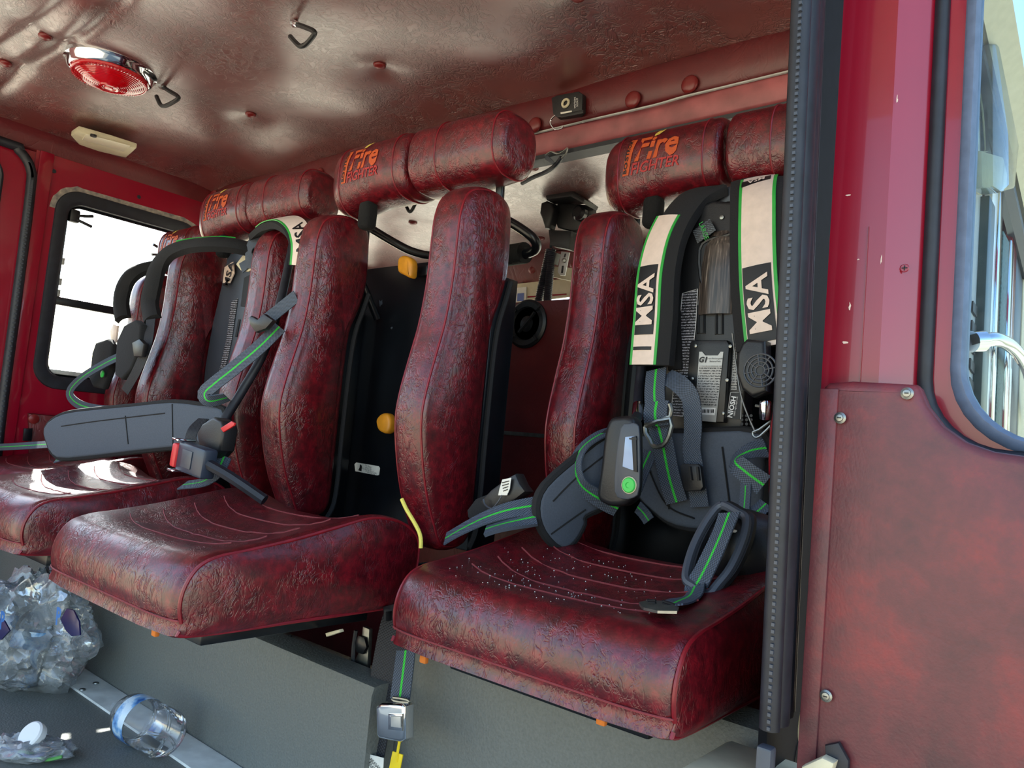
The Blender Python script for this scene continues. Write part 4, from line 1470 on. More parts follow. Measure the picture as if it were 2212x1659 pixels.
# waist pad
pc = [(1385, 948), (1500, 936), (1650, 938), (1660, 1020), (1650, 1110), (1600, 1135), (1540, 1143), (1470, 1135), (1420, 1105), (1380, 1050)]
wp = pplate('waist_pad', pc, 1.595, 0.028, M['greypad'], pk, 0.010, 3, smoothn=3)
prim('pad_binding', pc, 1.582, 0.011, M['blackcloth'], pk, 3)
for q in (((1440, 975), (1445, 1100)), ((1560, 965), (1580, 1120)), ((1590, 985), (1648, 985)), ((1400, 1010), (1440, 1090), (1500, 1120))):
    ptube('stitched_crease', q, 0.002, M['blackcloth'], pk, y=1.564, n=5)
wing = [(1335, 930), (1290, 948), (1235, 990), (1170, 1048), (1152, 1095), (1165, 1145), (1200, 1180), (1228, 1168), (1250, 1130), (1252, 1112), (1300, 1090), (1340, 1062)]
wA, wB = Vector((-0.925, 1.275, 0)), Vector((-0.895, 1.50, 0))
def onvert(px, py, A, B):
    """photo position met with the upright plane through A and B"""
    d = CAM_R @ Vector((px - FW / 2, -(py - FH / 2), -FPX))
    n_ = Vector((-(B - A).y, (B - A).x, 0))
    return d * (A.dot(n_) / d.dot(n_))
def vplate(name, pts, A, B, th, mat, parent, bevel, smoothn=3):
    P = catmull([onvert(a, b, A, B) for a, b in pts], smoothn, True)
    c = sum(P, Vector((0, 0, 0))) / len(P)
    U_ = (B - A).normalized()
    if U_.cross(Z3).dot(c) > 0:
        U_ = -U_
    return plate(name, [((p - c).dot(U_), p.z - c.z) for p in P], c, U_, Z3, th, mat, parent, bevel, 3), P, c, U_.cross(Z3)
wA, wB = aty(1150, 1050, 1.27), aty(1340, 1050, 1.50)
wA.z = wB.z = 0
wg, P, wc, wN = vplate('waist_pad_wing', wing, wA, wB, 0.024, M['greypad'], pk, 0.008)
tube('pad_binding', [p - wc + wN * 0.012 for p in P], 0.011, M['blackcloth'], wg, closed=True)
for q in (((1180, 1080), (1230, 1030), (1300, 975)), ((1176, 1150), (1225, 1115), (1250, 1098)), ((1305, 955), (1303, 1080))):
    Q = catmull([onvert(a, b, wA, wB) for a, b in q], 4)
    tube('stitched_crease', [p - wc + wN * 0.0245 for p in Q], 0.0018, M['blackcloth'], wg)
# webbing round the wing
r = prib([(1332, 928, 1.46), (1295, 940, 1.415), (1258, 968, 1.37), (1243, 1005, 1.35), (1256, 1048, 1.36), (1300, 1080, 1.40), (1335, 1098, 1.43)], 0.040, [(-0.2, -1, 0.3), (-0.2, -1, 0.3), (-0.3, -1, 0.1), (-0.3, -1, 0), (-0.2, -1, 0), (0, -1, 0), (0, -1, 0)])
r.build('waist_strap', M['web'], pk)
# webbing dropping from the left shoulder
r = prib([(1418, 798, 1.56), (1414, 850, 1.535), (1420, 905, 1.52), (1432, 960, 1.52), (1446, 1030, 1.535), (1462, 1085, 1.545)], 0.052, (0, -1, 0))
r.build('adjuster_strap', M['web'], pk)
r = prib([(1420, 868, 1.51), (1416, 895, 1.50), (1420, 920, 1.505)], 0.058, (0, -1, 0.1))
r.build('strap_fold', M['web'], pk, th=0.006)
prim('strap_ring', [(1394, 922), (1448, 905), (1446, 940), (1432, 962), (1412, 964), (1404, 950)], 1.495, 0.0055, M['steel'], pk, 2)
prim('strap_bar', [(1394, 918), (1448, 900), (1447, 872)], 1.50, 0.005, M['steel'], pk, 2, closed=False)
r = prib([(1438, 812, 1.56), (1470, 832, 1.54), (1492, 862, 1.535), (1497, 920, 1.535), (1494, 970, 1.54), (1500, 1010, 1.54), (1512, 1095, 1.548)], 0.042, [(0.1, -1, 0.6), (0, -1, 0.3), (0, -1, 0), (0, -1, 0), (0, -1, 0), (0, -1, 0), (0, -1, 0)])
r.build('chest_strap', M['webplain'], pk)
pplate('buckle', [(1474, 1006), (1482, 1002), (1514, 1003), (1520, 1008), (1526, 1052), (1520, 1060), (1488, 1062), (1482, 1054)], 1.532, 0.016, M['blackplastic'], pk, 0.004)
for q in ((1490, 1008, 1494, 1038), (1507, 1008, 1510, 1038)):
    ptube('buckle_prong', [(q[0], q[1]), (q[2], q[3])], 0.004, M['blackplastic'], pk, y=1.515, n=6, smoothn=0)
r = prib([(1405, 975, 1.54), (1385, 1020, 1.52), (1370, 1060, 1.50)], 0.038, (0, -1, 0))
r.build('rear_strap', M['web'], pk)
r = prib([(1378, 1095, 1.57), (1392, 1110, 1.56), (1402, 1125, 1.56)], 0.03, (0, -1, 0))
r.build('strap_end', M['web'], pk)
# right-hand twisted webbing
r = prib([(1655, 968, 1.53), (1620, 975, 1.51), (1588, 995, 1.49), (1610, 1018, 1.48), (1650, 1048, 1.49)], 0.045, [(0, -1, 0.4), (-0.1, -1, 0.7), (-0.6, -0.6, 0.3), (-0.1, -1, -0.1), (0.3, -1, 0)])
r.build('side_strap', M['web'], pk)
r = prib([(1612, 1035, 1.49), (1610, 1075, 1.48), (1606, 1120, 1.47)], 0.026, (-0.3, -1, 0))
r.build('side_strap', M['web'], pk)
r = prib([(1602, 1115, 1.47), (1632, 1108, 1.475), (1655, 1088, 1.49)], 0.03, (0, -1, 0.3))
r.build('side_strap', M['web'], pk)
# sounder module on the right strap
sm = pplate('sounder', [(1618, 748), (1628, 738), (1668, 742), (1672, 850), (1640, 862), (1618, 845), (1606, 812), (1608, 770)], 1.535, 0.040, M['blackplastic'], pk, 0.008, 3)
sc0 = aty(1642, 800, 1.494)
for k, rr_ in enumerate((0.010, 0.018, 0.026, 0.034)):
    tube('grille_ring', [sc0 + Vector((rr_ * math.cos(a), 0, rr_ * math.sin(a))) for a in [2 * math.pi * j / 28 for j in range(28)]], 0.0018, M['greyplastic'], pk, closed=True, n=5)
for j in range(8):
    a = 2 * math.pi * j / 8 + 0.2
    tube('grille_spoke', [sc0 + Vector((0.010 * math.cos(a), 0, 0.010 * math.sin(a))), sc0 + Vector((0.034 * math.cos(a), 0, 0.034 * math.sin(a)))], 0.0016, M['greyplastic'], pk, n=5)
lathe('hose_fitting', [(0.010, 0), (0.012, 0.01), (0.012, 0.035), (0.008, 0.04)], M['chrome'], pk, n=16, origin=aty(1652, 905, 1.53), axis=(0.1, -0.3, 1))
ptube('fitting_stem', [(1632, 876), (1654, 880)], 0.003, M['steel'], pk, y=1.53, smoothn=0)
prim('wire_bail', [(1626, 934), (1640, 928), (1668, 908), (1670, 914), (1642, 942), (1630, 944)], 1.545, 0.0028, M['steel'], pk, 2)
ptube('lower_rod', [(1582, 720, 1.60), (1600, 850, 1.57), (1632, 935, 1.545)], 0.0022, M['steel'], pk, n=6)
rebase(pk, Vector((-0.76, 1.62, -0.19)))

# --- gauge console hanging on the left of the pack
gg = thing('gauge_console', 'black handheld pressure gauge with round green button', 'gauge')
body = [(1340, 908), (1362, 902), (1384, 904), (1392, 930), (1392, 1050), (1378, 1086), (1350, 1094), (1326, 1088), (1312, 1070), (1320, 1010), (1328, 940)]
gb = pplate('body', body, 1.405, 0.045, M['blackplastic'], gg, 0.012, 3, smoothn=3)
pplate('face', [(1343, 925), (1360, 915), (1378, 916), (1384, 940), (1384, 1050), (1372, 1075), (1345, 1078), (1330, 1062), (1332, 1000)], 1.363, 0.006, M['greyplastic'], gg, 0.003, 2, smoothn=2)
sq = NT('gauge_screen')
sq.set(Base_Color=srgb(150, 172, 206), Roughness=0.12)
pplate('screen', [(1352, 944), (1372, 942), (1374, 1018), (1362, 1014), (1346, 1008)], 1.357, 0.003, sq.m, gg, 0.001)
pplate('screen_edge', [(1366, 944), (1376, 942), (1378, 1020), (1370, 1018)], 1.356, 0.004, M['ink'], gg, 0.001)
pplate('needle', [(1360, 946), (1376, 947), (1376, 950), (1360, 949)], 1.353, 0.002, M['ink'], gg, 0.0)
lathe('button', [(0.0155, 0), (0.0155, 0.004), (0.0135, 0.006), (0.006, 0.0062), (0.0055, 0.0045), (0.001, 0.0045)], M['greenbtn'], gg, n=28, origin=aty(1360, 1048, 1.356), axis=(0, -1, 0))
lathe('button_rim', [(0.0175, 0), (0.0175, 0.003), (0.0158, 0.004), (0.0155, 0)], M['cream'], gg, n=28, origin=aty(1360, 1048, 1.357), axis=(0, -1, 0))
ptube('hose', [(1376, 900, 1.49), (1370, 912, 1.42)], 0.012, M['rubber'], gg, n=10, smoothn=0)
rebase(gg, aty(1352, 1092, 1.40))

# ================================================================== EMPTY MIDDLE SEAT: CLIPS AND STICKER
def seatpart(o, seat):
    o.parent = seat
    o.location = o.location - seat.location
    return o
for (outl, yy, stem) in (([(874, 566), (882, 557), (894, 558), (904, 568), (904, 590), (900, 604), (886, 598), (874, 590)], 1.50, True),
                         ([(828, 908), (838, 896), (852, 895), (858, 910), (856, 930), (848, 938), (834, 932), (829, 922)], 1.50, False)):
    c = seatpart(pplate('padded_clip', outl, yy, 0.03, M['knob'], None, 0.009, 3, smoothn=3), seat3)
    box('clip_arm', (0.02, 0.03, -0.005), (0.05, 0.02, 0.03), M['blackmetal'], c, bevel=0.004)
st = seatpart(pplate('sticker', [(766, 1003), (770, 999), (818, 1007), (821, 1011), (819, 1026), (815, 1027), (768, 1018)], 1.5455, 0.0008, M['label'], None, 0.0), seat3)
for txt, px, py in (('U.S. Patent', 796, 1007), ('#5,211,351', 796, 1012), ('H.O. BOSTROM CO. INC', 798, 1017), ('Cudahy, WI USA', 800, 1022)):
    q = ptext('lettering', txt, px, py, 1.5445, 0.0068, M['ink'], None, rot=-9)
    q.parent = st
    q.location = q.location - Vector(st.location) - seat3.location
pplate_s = pplate('torn_patch', [(778, 1003), (782, 1006), (781, 1018), (774, 1016), (777, 1010)], 1.5445, 0.0005, M['ink'], None, 0.0)
pplate_s.parent = st
pplate_s.location = pplate_s.location - Vector(st.location) - seat3.location
for px, py, r_ in ((822, 655, 0.010), (846, 708, 0.005)):
    P = []
    for k in range(12):
        a = 2 * math.pi * k / 12
        q = aty(px, py, 1.5455) + Vector((math.cos(a), 0, math.sin(a))) * r_ * random.uniform(0.5, 1.4)
        P.append(q)
    sc_ = obj('paint_chip', P, [tuple(range(12))], M['greyplastic'], None, smooth=False)
    seatpart(sc_, seat3)

# steel pedestal bracket seen under the empty seat
t = thing('seat_bracket', 'bare steel angle bracket with bolt under the empty seat', 'bracket')
pplate('angle_plate', [(792, 1352), (806, 1358), (798, 1500), (776, 1494), (738, 1462), (735, 1450), (768, 1440), (786, 1400)], 1.235, 0.012, M['steel'], t, 0.002)
lathe('bolt_head', [(0.022, 0), (0.022, 0.008), (0.012, 0.012), (0.001, 0.012)], M['blackmetal'], t, n=6, origin=aty(784, 1392, 1.222), axis=(0, -1, 0))
ptube('flat_rail', [(590, 1398), (660, 1426), (735, 1458)], 0.008, M['steel'], t, y=1.23, n=6, smoothn=0)
ptube('cord', [(769, 1362), (764, 1400), (762, 1452)], 0.005, M['webblack'], t, y=1.215, n=6)
ptube('spring', [(625, 1372), (627, 1398)], 0.006, M['rubber'], t, y=1.21, n=8)
pplate('white_clip', [(712, 1366), (742, 1358), (744, 1364), (714, 1374)], 1.06, 0.012, M['cream'], t, 0.002)
rebase(t, aty(770, 1470, 1.23))

# --- yellow cord between the two right seats
t = tube('pull_cord', pts3([(868, 1078), (878, 1100), (893, 1125), (905, 1148), (909, 1165), (909, 1184)], 1.10), 0.0042, plain('yellow_cord', srgb(214, 204, 92), 0.7, bump=0.5, nscale=400), n=8, smooth_path=6)
tag(t, 'thin yellow cord hanging between the two right seats', 'cord')

# --- hanging lap belt with chrome buckle
hb = thing('lap_belt', 'grey webbing lap belt with green line and chrome push buckle hanging down', 'seat belt')
r = prib([(888, 1318, 1.16), (880, 1380, 1.13), (873, 1440, 1.115), (864, 1512, 1.105)], 0.050, (0.1, -1, 0.05))
r.build('webbing', M['web'], hb)
r.build('stitched_band', M['webblack'], hb, th=0.006, s0=r.len - 0.115, s1=r.len - 0.095)
bk = pplate('buckle', [(834, 1520), (846, 1512), (890, 1513), (897, 1520), (897, 1590), (888, 1597), (842, 1589), (836, 1582)], 1.115, 0.030, M['chrome'], hb, 0.007, 3)
pplate('button_frame', [(842, 1541), (873, 1541), (873, 1578), (842, 1575)], 1.086, 0.005, M['chrome'], hb, 0.002)
pplate('button', [(847, 1546), (868, 1547), (868, 1572), (847, 1569)], 1.080, 0.004, M['alu'], hb, 0.0015)
prim('buckle_slot', [(850, 1507), (880, 1512), (884, 1518), (852, 1514)], 1.092, 0.003, M['steel'], hb, 2)
rebase(hb, aty(866, 1318, 1.15))
db = thing('black_belt', 'wide black belt strap with white sewn label hanging beside the chrome buckle', 'seat belt')
r = prib([(868, 1316, 1.20), (850, 1350, 1.185), (832, 1440, 1.17), (818, 1540, 1.16), (800, 1640, 1.15), (788, 1700, 1.15)], 0.070, (0.15, -1, 0.05))
r.build('webbing', M['webblack'], db)
pplate('guide', [(842, 1308), (868, 1302), (874, 1342), (868, 1346), (862, 1318), (848, 1320), (848, 1340), (843, 1340)], 1.15, 0.02, M['blackplastic'], db, 0.003)
lb_ = pplate('sewn_label', [(772, 1622), (830, 1637), (828, 1672), (765, 1665)], 1.137, 0.002, M['label'], db, 0.0005)
for k, (txt, px, py) in enumerate((('OCT 13', 790, 1634), ('FMVSS 209', 804, 1644), ('FMVSS 302', 800, 1652))):
    ptext('lettering', txt, px, py, 1.134, 0.012, M['ink'], db, rot=165)
rebase(db, aty(850, 1320, 1.18))
t = thing('yellow_tag', 'yellow tag on a cord below the chrome buckle', 'tag')
ptube('cord', [(864, 1596), (860, 1620), (856, 1645)], 0.003, M['yellow'], t, y=1.10, n=6)
pplate('tag', [(850, 1622), (872, 1630), (862, 1680), (838, 1680)], 1.104, 0.003, M['yellow'], t, 0.0008)
rebase(t, aty(864, 1600, 1.10))

# --- buckle and webbing on the right seat cushion
t = thing('lap_belt', 'black belt sleeve with white tag and loose webbing beside the handheld gauge', 'seat belt')
pplate('sleeve', [(1058, 1084), (1082, 1058), (1118, 1032), (1134, 1024), (1144, 1046), (1156, 1062), (1130, 1082), (1105, 1100), (1085, 1112)], 1.31, 0.035, M['blackplastic'], t, 0.006)
pplate('strap_stub', [(1022, 1102), (1040, 1078), (1070, 1066), (1086, 1078), (1076, 1104), (1036, 1124), (1024, 1118)], 1.30, 0.022, M['blackcloth'], t, 0.005)
pplate('tag', [(1086, 1036), (1105, 1032), (1102, 1056), (1096, 1070), (1077, 1070), (1080, 1056)], 1.270, 0.002, M['label'], t, 0.0005)
for k in range(4):
    pplate('tag_print', [(1084 + k, 1042 + 6 * k), (1100 - k, 1038 + 6 * k), (1100 - k, 1040 + 6 * k), (1084 + k, 1044 + 6 * k)], 1.267, 0.0004, M['ink'], t, 0.0)
ptube('tag_string', [(1084, 1070), (1075, 1085), (1062, 1098), (1048, 1090), (1044, 1078)], 0.0018, M['greyplastic'], t, y=1.265, n=5)
r = prib([(962, 1164, 1.20), (1000, 1142, 1.21), (1050, 1118, 1.23), (1100, 1102, 1.25), (1158, 1092, 1.285)], 0.042, [(0, -0.6, 0.8), (0, -0.6, 0.8), (0, -0.7, 0.7), (0, -0.8, 0.5), (0, -0.9, 0.3)])
r.build('webbing', M['web'], t)
r = prib([(1050, 1146, 1.215), (1090, 1134, 1.23), (1158, 1118, 1.27)], 0.040, [(0, -0.5, 0.85), (0, -0.5, 0.85), (0, -0.8, 0.5)])
r.build('webbing', M['web'], t, th=0.008)
rebase(t, aty(1085, 1112, 1.33))

# --- regulator and belt end on the right seat cushion
rg = thing('mask_regulator', 'black breathing regulator with oval frame and green lined strap on the right seat', 'regulator')
ctr = aty(1612, 1190, 1.40)
V, Fc = lathe_data([(0.002, 0.085), (0.03, 0.082), (0.06, 0.06), (0.076, 0.02), (0.076, -0.02), (0.06, -0.06), (0.03, -0.07)], 28, (0, 0, 0), (-0.55, -0.75, 0.2))
obj('housing', V, Fc, M['blackplastic'], rg, loc=ctr)
lathe('purge_button', [(0.028, 0), (0.028, 0.006), (0.018, 0.010), (0.001, 0.011)], M['ink'], rg, n=24, origin=ctr + Vector((-0.55, -0.75, 0.2)).normalized() * 0.078, axis=(-0.55, -0.75, 0.2))
fr = [(1560, 1092), (1594, 1108), (1612, 1122), (1606, 1165), (1580, 1225), (1552, 1262), (1530, 1284), (1502, 1268), (1482, 1250), (1490, 1205), (1508, 1160), (1535, 1115)]
fr3 = pts3([(a, b, 1.30 - 0.0009 * (b - 1180) * 0.6) for a, b in fr])
tube('frame', fr3, 0.0085, M['greyplastic'], rg, n=8, smooth_path=4, closed=True)
tube('frame_lip', [p + Vector((0.004, 0.012, 0)) for p in fr3], 0.0095, M['blackplastic'], rg, n=8, smooth_path=4, closed=True)
box('white_knob', aty(1586, 1152, 1.335), (0.02, 0.02, 0.016), M['white'], rg, bevel=0.004)
pplate('base_tab', [(1586, 1288), (1600, 1262), (1628, 1250), (1640, 1262), (1632, 1282), (1604, 1294)], 1.33, 0.012, M['greyplastic'], rg, 0.003)
r = prib([(1576, 1108, 1.315), (1560, 1150, 1.29), (1540, 1195, 1.27), (1518, 1240, 1.255), (1502, 1268, 1.245), (1490, 1288, 1.20), (1465, 1300, 1.15), (1446, 1310, 1.11)], 0.046,
         [(-0.3, -1, 0.3), (-0.4, -1, 0.2), (-0.4, -1, 0.2), (-0.4, -1, 0.2), (-0.3, -1, 0.4), (-0.2, -0.7, 0.8), (-0.1, -0.5, 1), (-0.2, -0.6, 0.8)])
r.build('webbing', M['web'], rg)
rebase(rg, aty(1560, 1290, 1.28))
tg = thing('belt_tongue', 'chrome belt tongue lying on the right seat cushion', 'belt tongue')
tp = [(1380, 1306), (1400, 1301), (1440, 1304), (1466, 1318), (1462, 1326), (1420, 1325), (1390, 1318), (1384, 1313)]
c0 = aty(1424, 1312, 1.08)
P = [aty(a, b, 1.08 + (1312 - b) * 0.004) for a, b in tp]
bm = bmesh.new()
vs = [bm.verts.new(p) for p in P]
f = bm.faces.new(vs)
rr2 = bmesh.ops.extrude_face_region(bm, geom=[f])
bmesh.ops.translate(bm, vec=(0, 0, 0.004), verts=[g_ for g_ in rr2['geom'] if isinstance(g_, bmesh.types.BMVert)])
bmobj('tongue_plate', bm, M['steel'], tg, smooth=False, fix=True)
tube('tongue_slot', [p + Vector((0, 0, 0.007)) for p in pts3([(1432, 1308), (1456, 1316), (1454, 1320), (1430, 1313)], 1.078)], 0.002, M['ink'], tg, closed=True, n=5)
tube('tongue_window', [p + Vector((0, 0, 0.007)) for p in pts3([(1398, 1306), (1416, 1307), (1416, 1312), (1400, 1311)], 1.082)], 0.002, M['ink'], tg, closed=True, n=5)
rebase(tg, c0)

# ================================================================== PACK AND BELTS ON THE SECOND SEAT
p2 = thing('breathing_pack', 'breathing pack with a grey waist pad swung out, on the second seat from left', 'breathing pack')
pplate('backplate', [(518, 556), (556, 548), (584, 570), (580, 680), (556, 800), (540, 860), (462, 868), (470, 790), (486, 700), (505, 620)], 1.47, 0.05, M['greyplastic'], p2, 0.008, 3)
pplate('backplate_rail', [(470, 640), (488, 640), (462, 800), (440, 862), (428, 862), (452, 780)], 1.46, 0.04, M['blackplastic'], p2, 0.005)
pplate('warning_label', [(500, 652), (514, 645), (500, 740), (486, 800), (474, 802), (490, 730)], 1.418, 0.001, M['print_black'], p2, 0.0)
pplate('slot', [(515, 690), (519, 690), (512, 728), (508, 728)], 1.418, 0.001, M['ink'], p2, 0.0)
pplate('opening', [(528, 600), (550, 588), (556, 640), (540, 662), (520, 662)], 1.418, 0.001, M['ink'], p2, 0.0)
pplate('buckle_plate', [(514, 572), (528, 553), (548, 548), (562, 553), (556, 582), (538, 588), (524, 585)], 1.36, 0.008, M['cream'], p2, 0.002)
pplate('strap_patch', [(518, 570), (534, 560), (540, 578), (526, 590)], 1.35, 0.004, M['web'], p2, 0.001)
ptext('lettering', 'MSA', 494, 592, 1.40, 0.05, M['ink'], p2, rot=75, bold=0.001)
pplate('reflective_tab', [(484, 612), (488, 578), (506, 566), (508, 590), (498, 612)], 1.41, 0.006, M['reflect'], p2, 0.001)
# white shoulder strap looped over the bolster
r = prib([(560, 512, 1.36), (585, 490, 1.32), (615, 483, 1.29), (640, 497, 1.27), (652, 530, 1.265), (650, 575, 1.27)], 0.070, [(0.24, -0.4, 1), (0.34, -0.5, 1), (0.48, -0.6, 0.9), (0.69, -0.8, 0.6), (0.84, -1, 0.2), (0.84, -1, 0)])
sp_ = r.build('shoulder_strap', M['blackcloth'], p2, th=0.02, across=6, crown=0.006)
r.build('reflective_face', M['reflect'], sp_, th=0.003, t0=-0.022, t1=0.034, off=0.0165, s0=0.07, across=5, crown=0.001)
r.build('green_edge', M['green'], sp_, th=0.003, t0=-0.028, t1=-0.022, off=0.0165, s0=0.07, across=1)
d2 = text_data('MSA', 0.05, bold=0.001)
r.wrap('lettering', d2, M['ink'], sp_, r.len - 0.085, 0.006, 0.0195, flip=True)
r = prib([(560, 512, 1.36), (548, 540, 1.35), (548, 580, 1.36)], 0.05, [(0.66, -1, 0.5), (0.66, -1, 0), (0.66, -1, 0)])
r.build('strap_fold', M['greypad'], p2, th=0.015, crown=0.004)
lathe('strap_eyelet', [(0.012, 0), (0.012, 0.004), (0.007, 0.005), (0.006, 0)], M['ink'], p2, n=16, origin=aty(550, 543, 1.335), axis=(0, -1, 0))
# padded strap draped over the left bolster
r = prib([(545, 540, 1.36), (500, 530, 1.30), (450, 528, 1.25), (402, 534, 1.225), (366, 548, 1.205), (342, 578, 1.195), (330, 618, 1.19), (324, 655, 1.19), (330, 692, 1.18)], 0.055, [(0.5, -0.7, 0.7), (0.5, -0.7, 0.7), (0.5, -0.7, 0.7), (0.5, -0.8, 0.6), (0.5, -0.9, 0.4), (0.6, -1, 0.2), (0.7, -1, 0), (0.7, -1, 0), (0.7, -1, 0)])
sp_ = r.build('shoulder_strap', M['blackcloth'], p2, th=0.022, across=6, crown=0.01)
r.build('green_edge', M['green'], sp_, th=0.004, t0=-0.040, t1=-0.034, off=0.004, s0=0.06, s1=0.30, across=1)
# chest module on the left bolster
pplate('chest_module', [(286, 706), (310, 694), (322, 704), (318, 760), (300, 800), (280, 822), (266, 812), (270, 740)], 1.16, 0.03, M['blackcloth'], p2, 0.008, 3)
r = prib([(326, 690, 1.165), (318, 745, 1.15), (296, 800, 1.14), (270, 846, 1.14)], 0.032, (0.69, -1, 0))
r.build('chest_strap', M['webblack'], p2)
pplate('buckle', [(296, 742), (312, 734), (322, 744), (316, 772), (300, 772)], 1.135, 0.018, M['blackplastic'], p2, 0.004)
# waist pad swinging out
wpts = [(168, 930), (185, 906), (215, 893), (300, 878), (356, 868), (400, 872), (436, 880), (440, 930), (420, 950), (372, 962), (300, 974), (200, 992), (178, 985), (170, 960)]
def w2bend(u, v, z):
    return (u, v, z + 0.20 * (-u))
w2 = pplate('waist_pad', wpts, 1.08, 0.026, M['greypad'], p2, 0.008, 3, smoothn=2, bend=w2bend)
c2 = Vector(w2.location)
P = catmull(pts3(wpts, 1.08), 3, True)
tube('pad_binding', [Vector((p.x - c2.x, -0.013 + 0.20 * (p.x - c2.x), p.z - c2.z)) for p in P], 0.010, M['blackcloth'], w2, closed=True)
for q in (((362, 872), (360, 962)), ((195, 925), (250, 912), (350, 892)), ((290, 900), (292, 960))):
    P = catmull(pts3(q, 1.08), 4)
    tube('stitched_crease', [Vector((p.x - c2.x, -0.0268 + 0.20 * (p.x - c2.x), p.z - c2.z)) for p in P], 0.0018, M['blackcloth'], w2)
pplate('second_pad', [(134, 945), (146, 928), (176, 922), (180, 960), (150, 972), (136, 965)], 1.07, 0.02, M['greypad'], p2, 0.006)
r = prib([(440, 905, 1.10), (420, 925, 1.06), (412, 950, 1.05), (425, 970, 1.06)], 0.03, (0.75, -1, 0.2))
r.build('waist_strap', M['webblack'], p2)
# green lined webbing loop and clip
r = prib([(604, 706, 1.22), (560, 750, 1.18), (505, 796, 1.14), (462, 830, 1.11), (442, 850, 1.10), (452, 866, 1.11), (490, 858, 1.14)], 0.045, [(0.66, -1, 0.3), (0.66, -1, 0.3), (0.66, -1, 0.3), (0.66, -1, 0.3), (0.42, -0.8, 0), (0.45, -0.6, -0.8), (0.22, -0.3, -1)])
r.build('shoulder_webbing', M['web'], p2)
r = prib([(640, 640, 1.24), (600, 672, 1.22), (570, 696, 1.20)], 0.04, (0.69, -1, 0.3))
r.build('shoulder_webbing', M['webplain'], p2)
pplate('strap_clip', [(546, 688), (552, 684), (566, 692), (580, 680), (600, 694), (584, 712), (562, 720), (550, 704)], 1.18, 0.016, M['blackplastic'], p2, 0.004)
ptube('air_hose', [(632, 530, 1.34), (606, 650, 1.28), (570, 760, 1.23), (520, 850, 1.18), (478, 920, 1.13), (458, 985, 1.10)], 0.013, M['rubber'], p2, n=12)
rebase(p2, Vector((-2.42, 1.40, -0.15)))

# belt buckles between the second and the empty seat
bk1 = thing('belt_buckle', 'dark belt buckle with chrome end and red button lying sideways beside the empty seat', 'buckle')
O = aty(424, 994, 0.99)
ex = (aty(466, 1008, 0.99) - aty(386, 980, 0.99)).normalized()
ez = Vector((0, -1, 0)).cross(ex) * -1
ez = (Vector((0, 0, 1)) - ex * ex.z).normalized()
ey = ez.cross(ex)
RM = Matrix((ex, ey, ez)).transposed()
box('body', O, (0.135, 0.04, 0.075), plain('slate_plastic', srgb(44, 54, 70), 0.35), bk1, bevel=0.008, rot=RM)
for sz in (1, -1):
    box('end_flange', O - ex * 0.078 + ez * 0.040 * sz, (0.034, 0.050, 0.006), M['chrome'], bk1, bevel=0.002, rot=RM)
box('button', O - ex * 0.074 - ey * 0.003, (0.026, 0.046, 0.062), M['redbtn'], bk1, bevel=0.006, rot=RM)
box('name_plate', O - ey * -0.0215 * -1 - ex * 0.01, (0.05, 0.002, 0.045), M['greyplastic'], bk1, bevel=0.0008, rot=RM)
tube('stalk', [O + ex * 0.06, O + ex * 0.12 + Vector((0, 0.03, -0.02)), O + ex * 0.2 + Vector((0, 0.08, -0.06))], 0.014, M['rubber'], bk1, smooth_path=5)
rebase(bk1, O)
bk2 = thing('belt_buckle', 'upright black belt buckle with red button between the second and empty seats', 'buckle')
O = aty(484, 948, 1.06)
pplate('body', [(458, 938), (470, 918), (494, 904), (512, 912), (516, 930), (508, 975), (494, 990), (466, 980)], 1.075, 0.045, M['blackplastic'], bk2, 0.007, 3)
pplate('button', [(480, 925), (504, 910), (511, 914), (509, 920), (486, 934)], 1.028, 0.006, M['redbtn'], bk2, 0.002)
r = prib([(485, 985, 1.06), (470, 1015, 1.05), (440, 1040, 1.03), (395, 1048, 1.02)], 0.04, [(0.75, -1, 0.2), (0.75, -1, 0.4), (0.45, -0.6, 0.8), (0.38, -0.5, 0.9)])
r.build('webbing', M['web'], bk2)
rebase(bk2, O)
t = thing('lap_belt', 'green lined webbing running along the far left over the second seat cushion', 'seat belt')
r = prib([(-40, 968, 1.02), (40, 964, 1.04), (100, 960, 1.06), (140, 957, 1.08)], 0.032, (0.6, -0.8, 0.6))
r.build('webbing', M['web'], t)
r = prib([(175, 968, 1.05), (150, 985, 1.03), (120, 995, 1.02)], 0.022, (0.52, -0.7, 0.7))
r.build('webbing', M['web'], t)
rebase(t, aty(60, 965, 1.05))

# ================================================================== PACK ON THE FARTHEST SEAT
p1 = thing('breathing_pack', 'dark breathing pack on the farthest seat by the left window', 'breathing pack')
r = prib([(400, 566, 1.56), (350, 574, 1.50), (310, 582, 1.44), (284, 596, 1.40), (268, 622, 1.39), (262, 655, 1.385), (266, 690, 1.38)], 0.06, [(0.5, -0.6, 0.8), (0.5, -0.7, 0.7), (0.5, -0.8, 0.6), (0.6, -1, 0.3), (0.7, -1, 0), (0.7, -1, 0), (0.7, -1, 0)])
r.build('shoulder_strap', M['blackcloth'], p1, th=0.025, across=6, crown=0.012)
pplate('chest_module', [(214, 765), (222, 742), (248, 734), (256, 745), (252, 800), (236, 842), (216, 838), (208, 820)], 1.34, 0.03, M['blackcloth'], p1, 0.01, 3)
lathe('button', [(0.014, 0), (0.014, 0.004), (0.001, 0.006)], M['greenbtn'], p1, n=18, origin=aty(222, 808, 1.297), axis=(0, -1, 0))
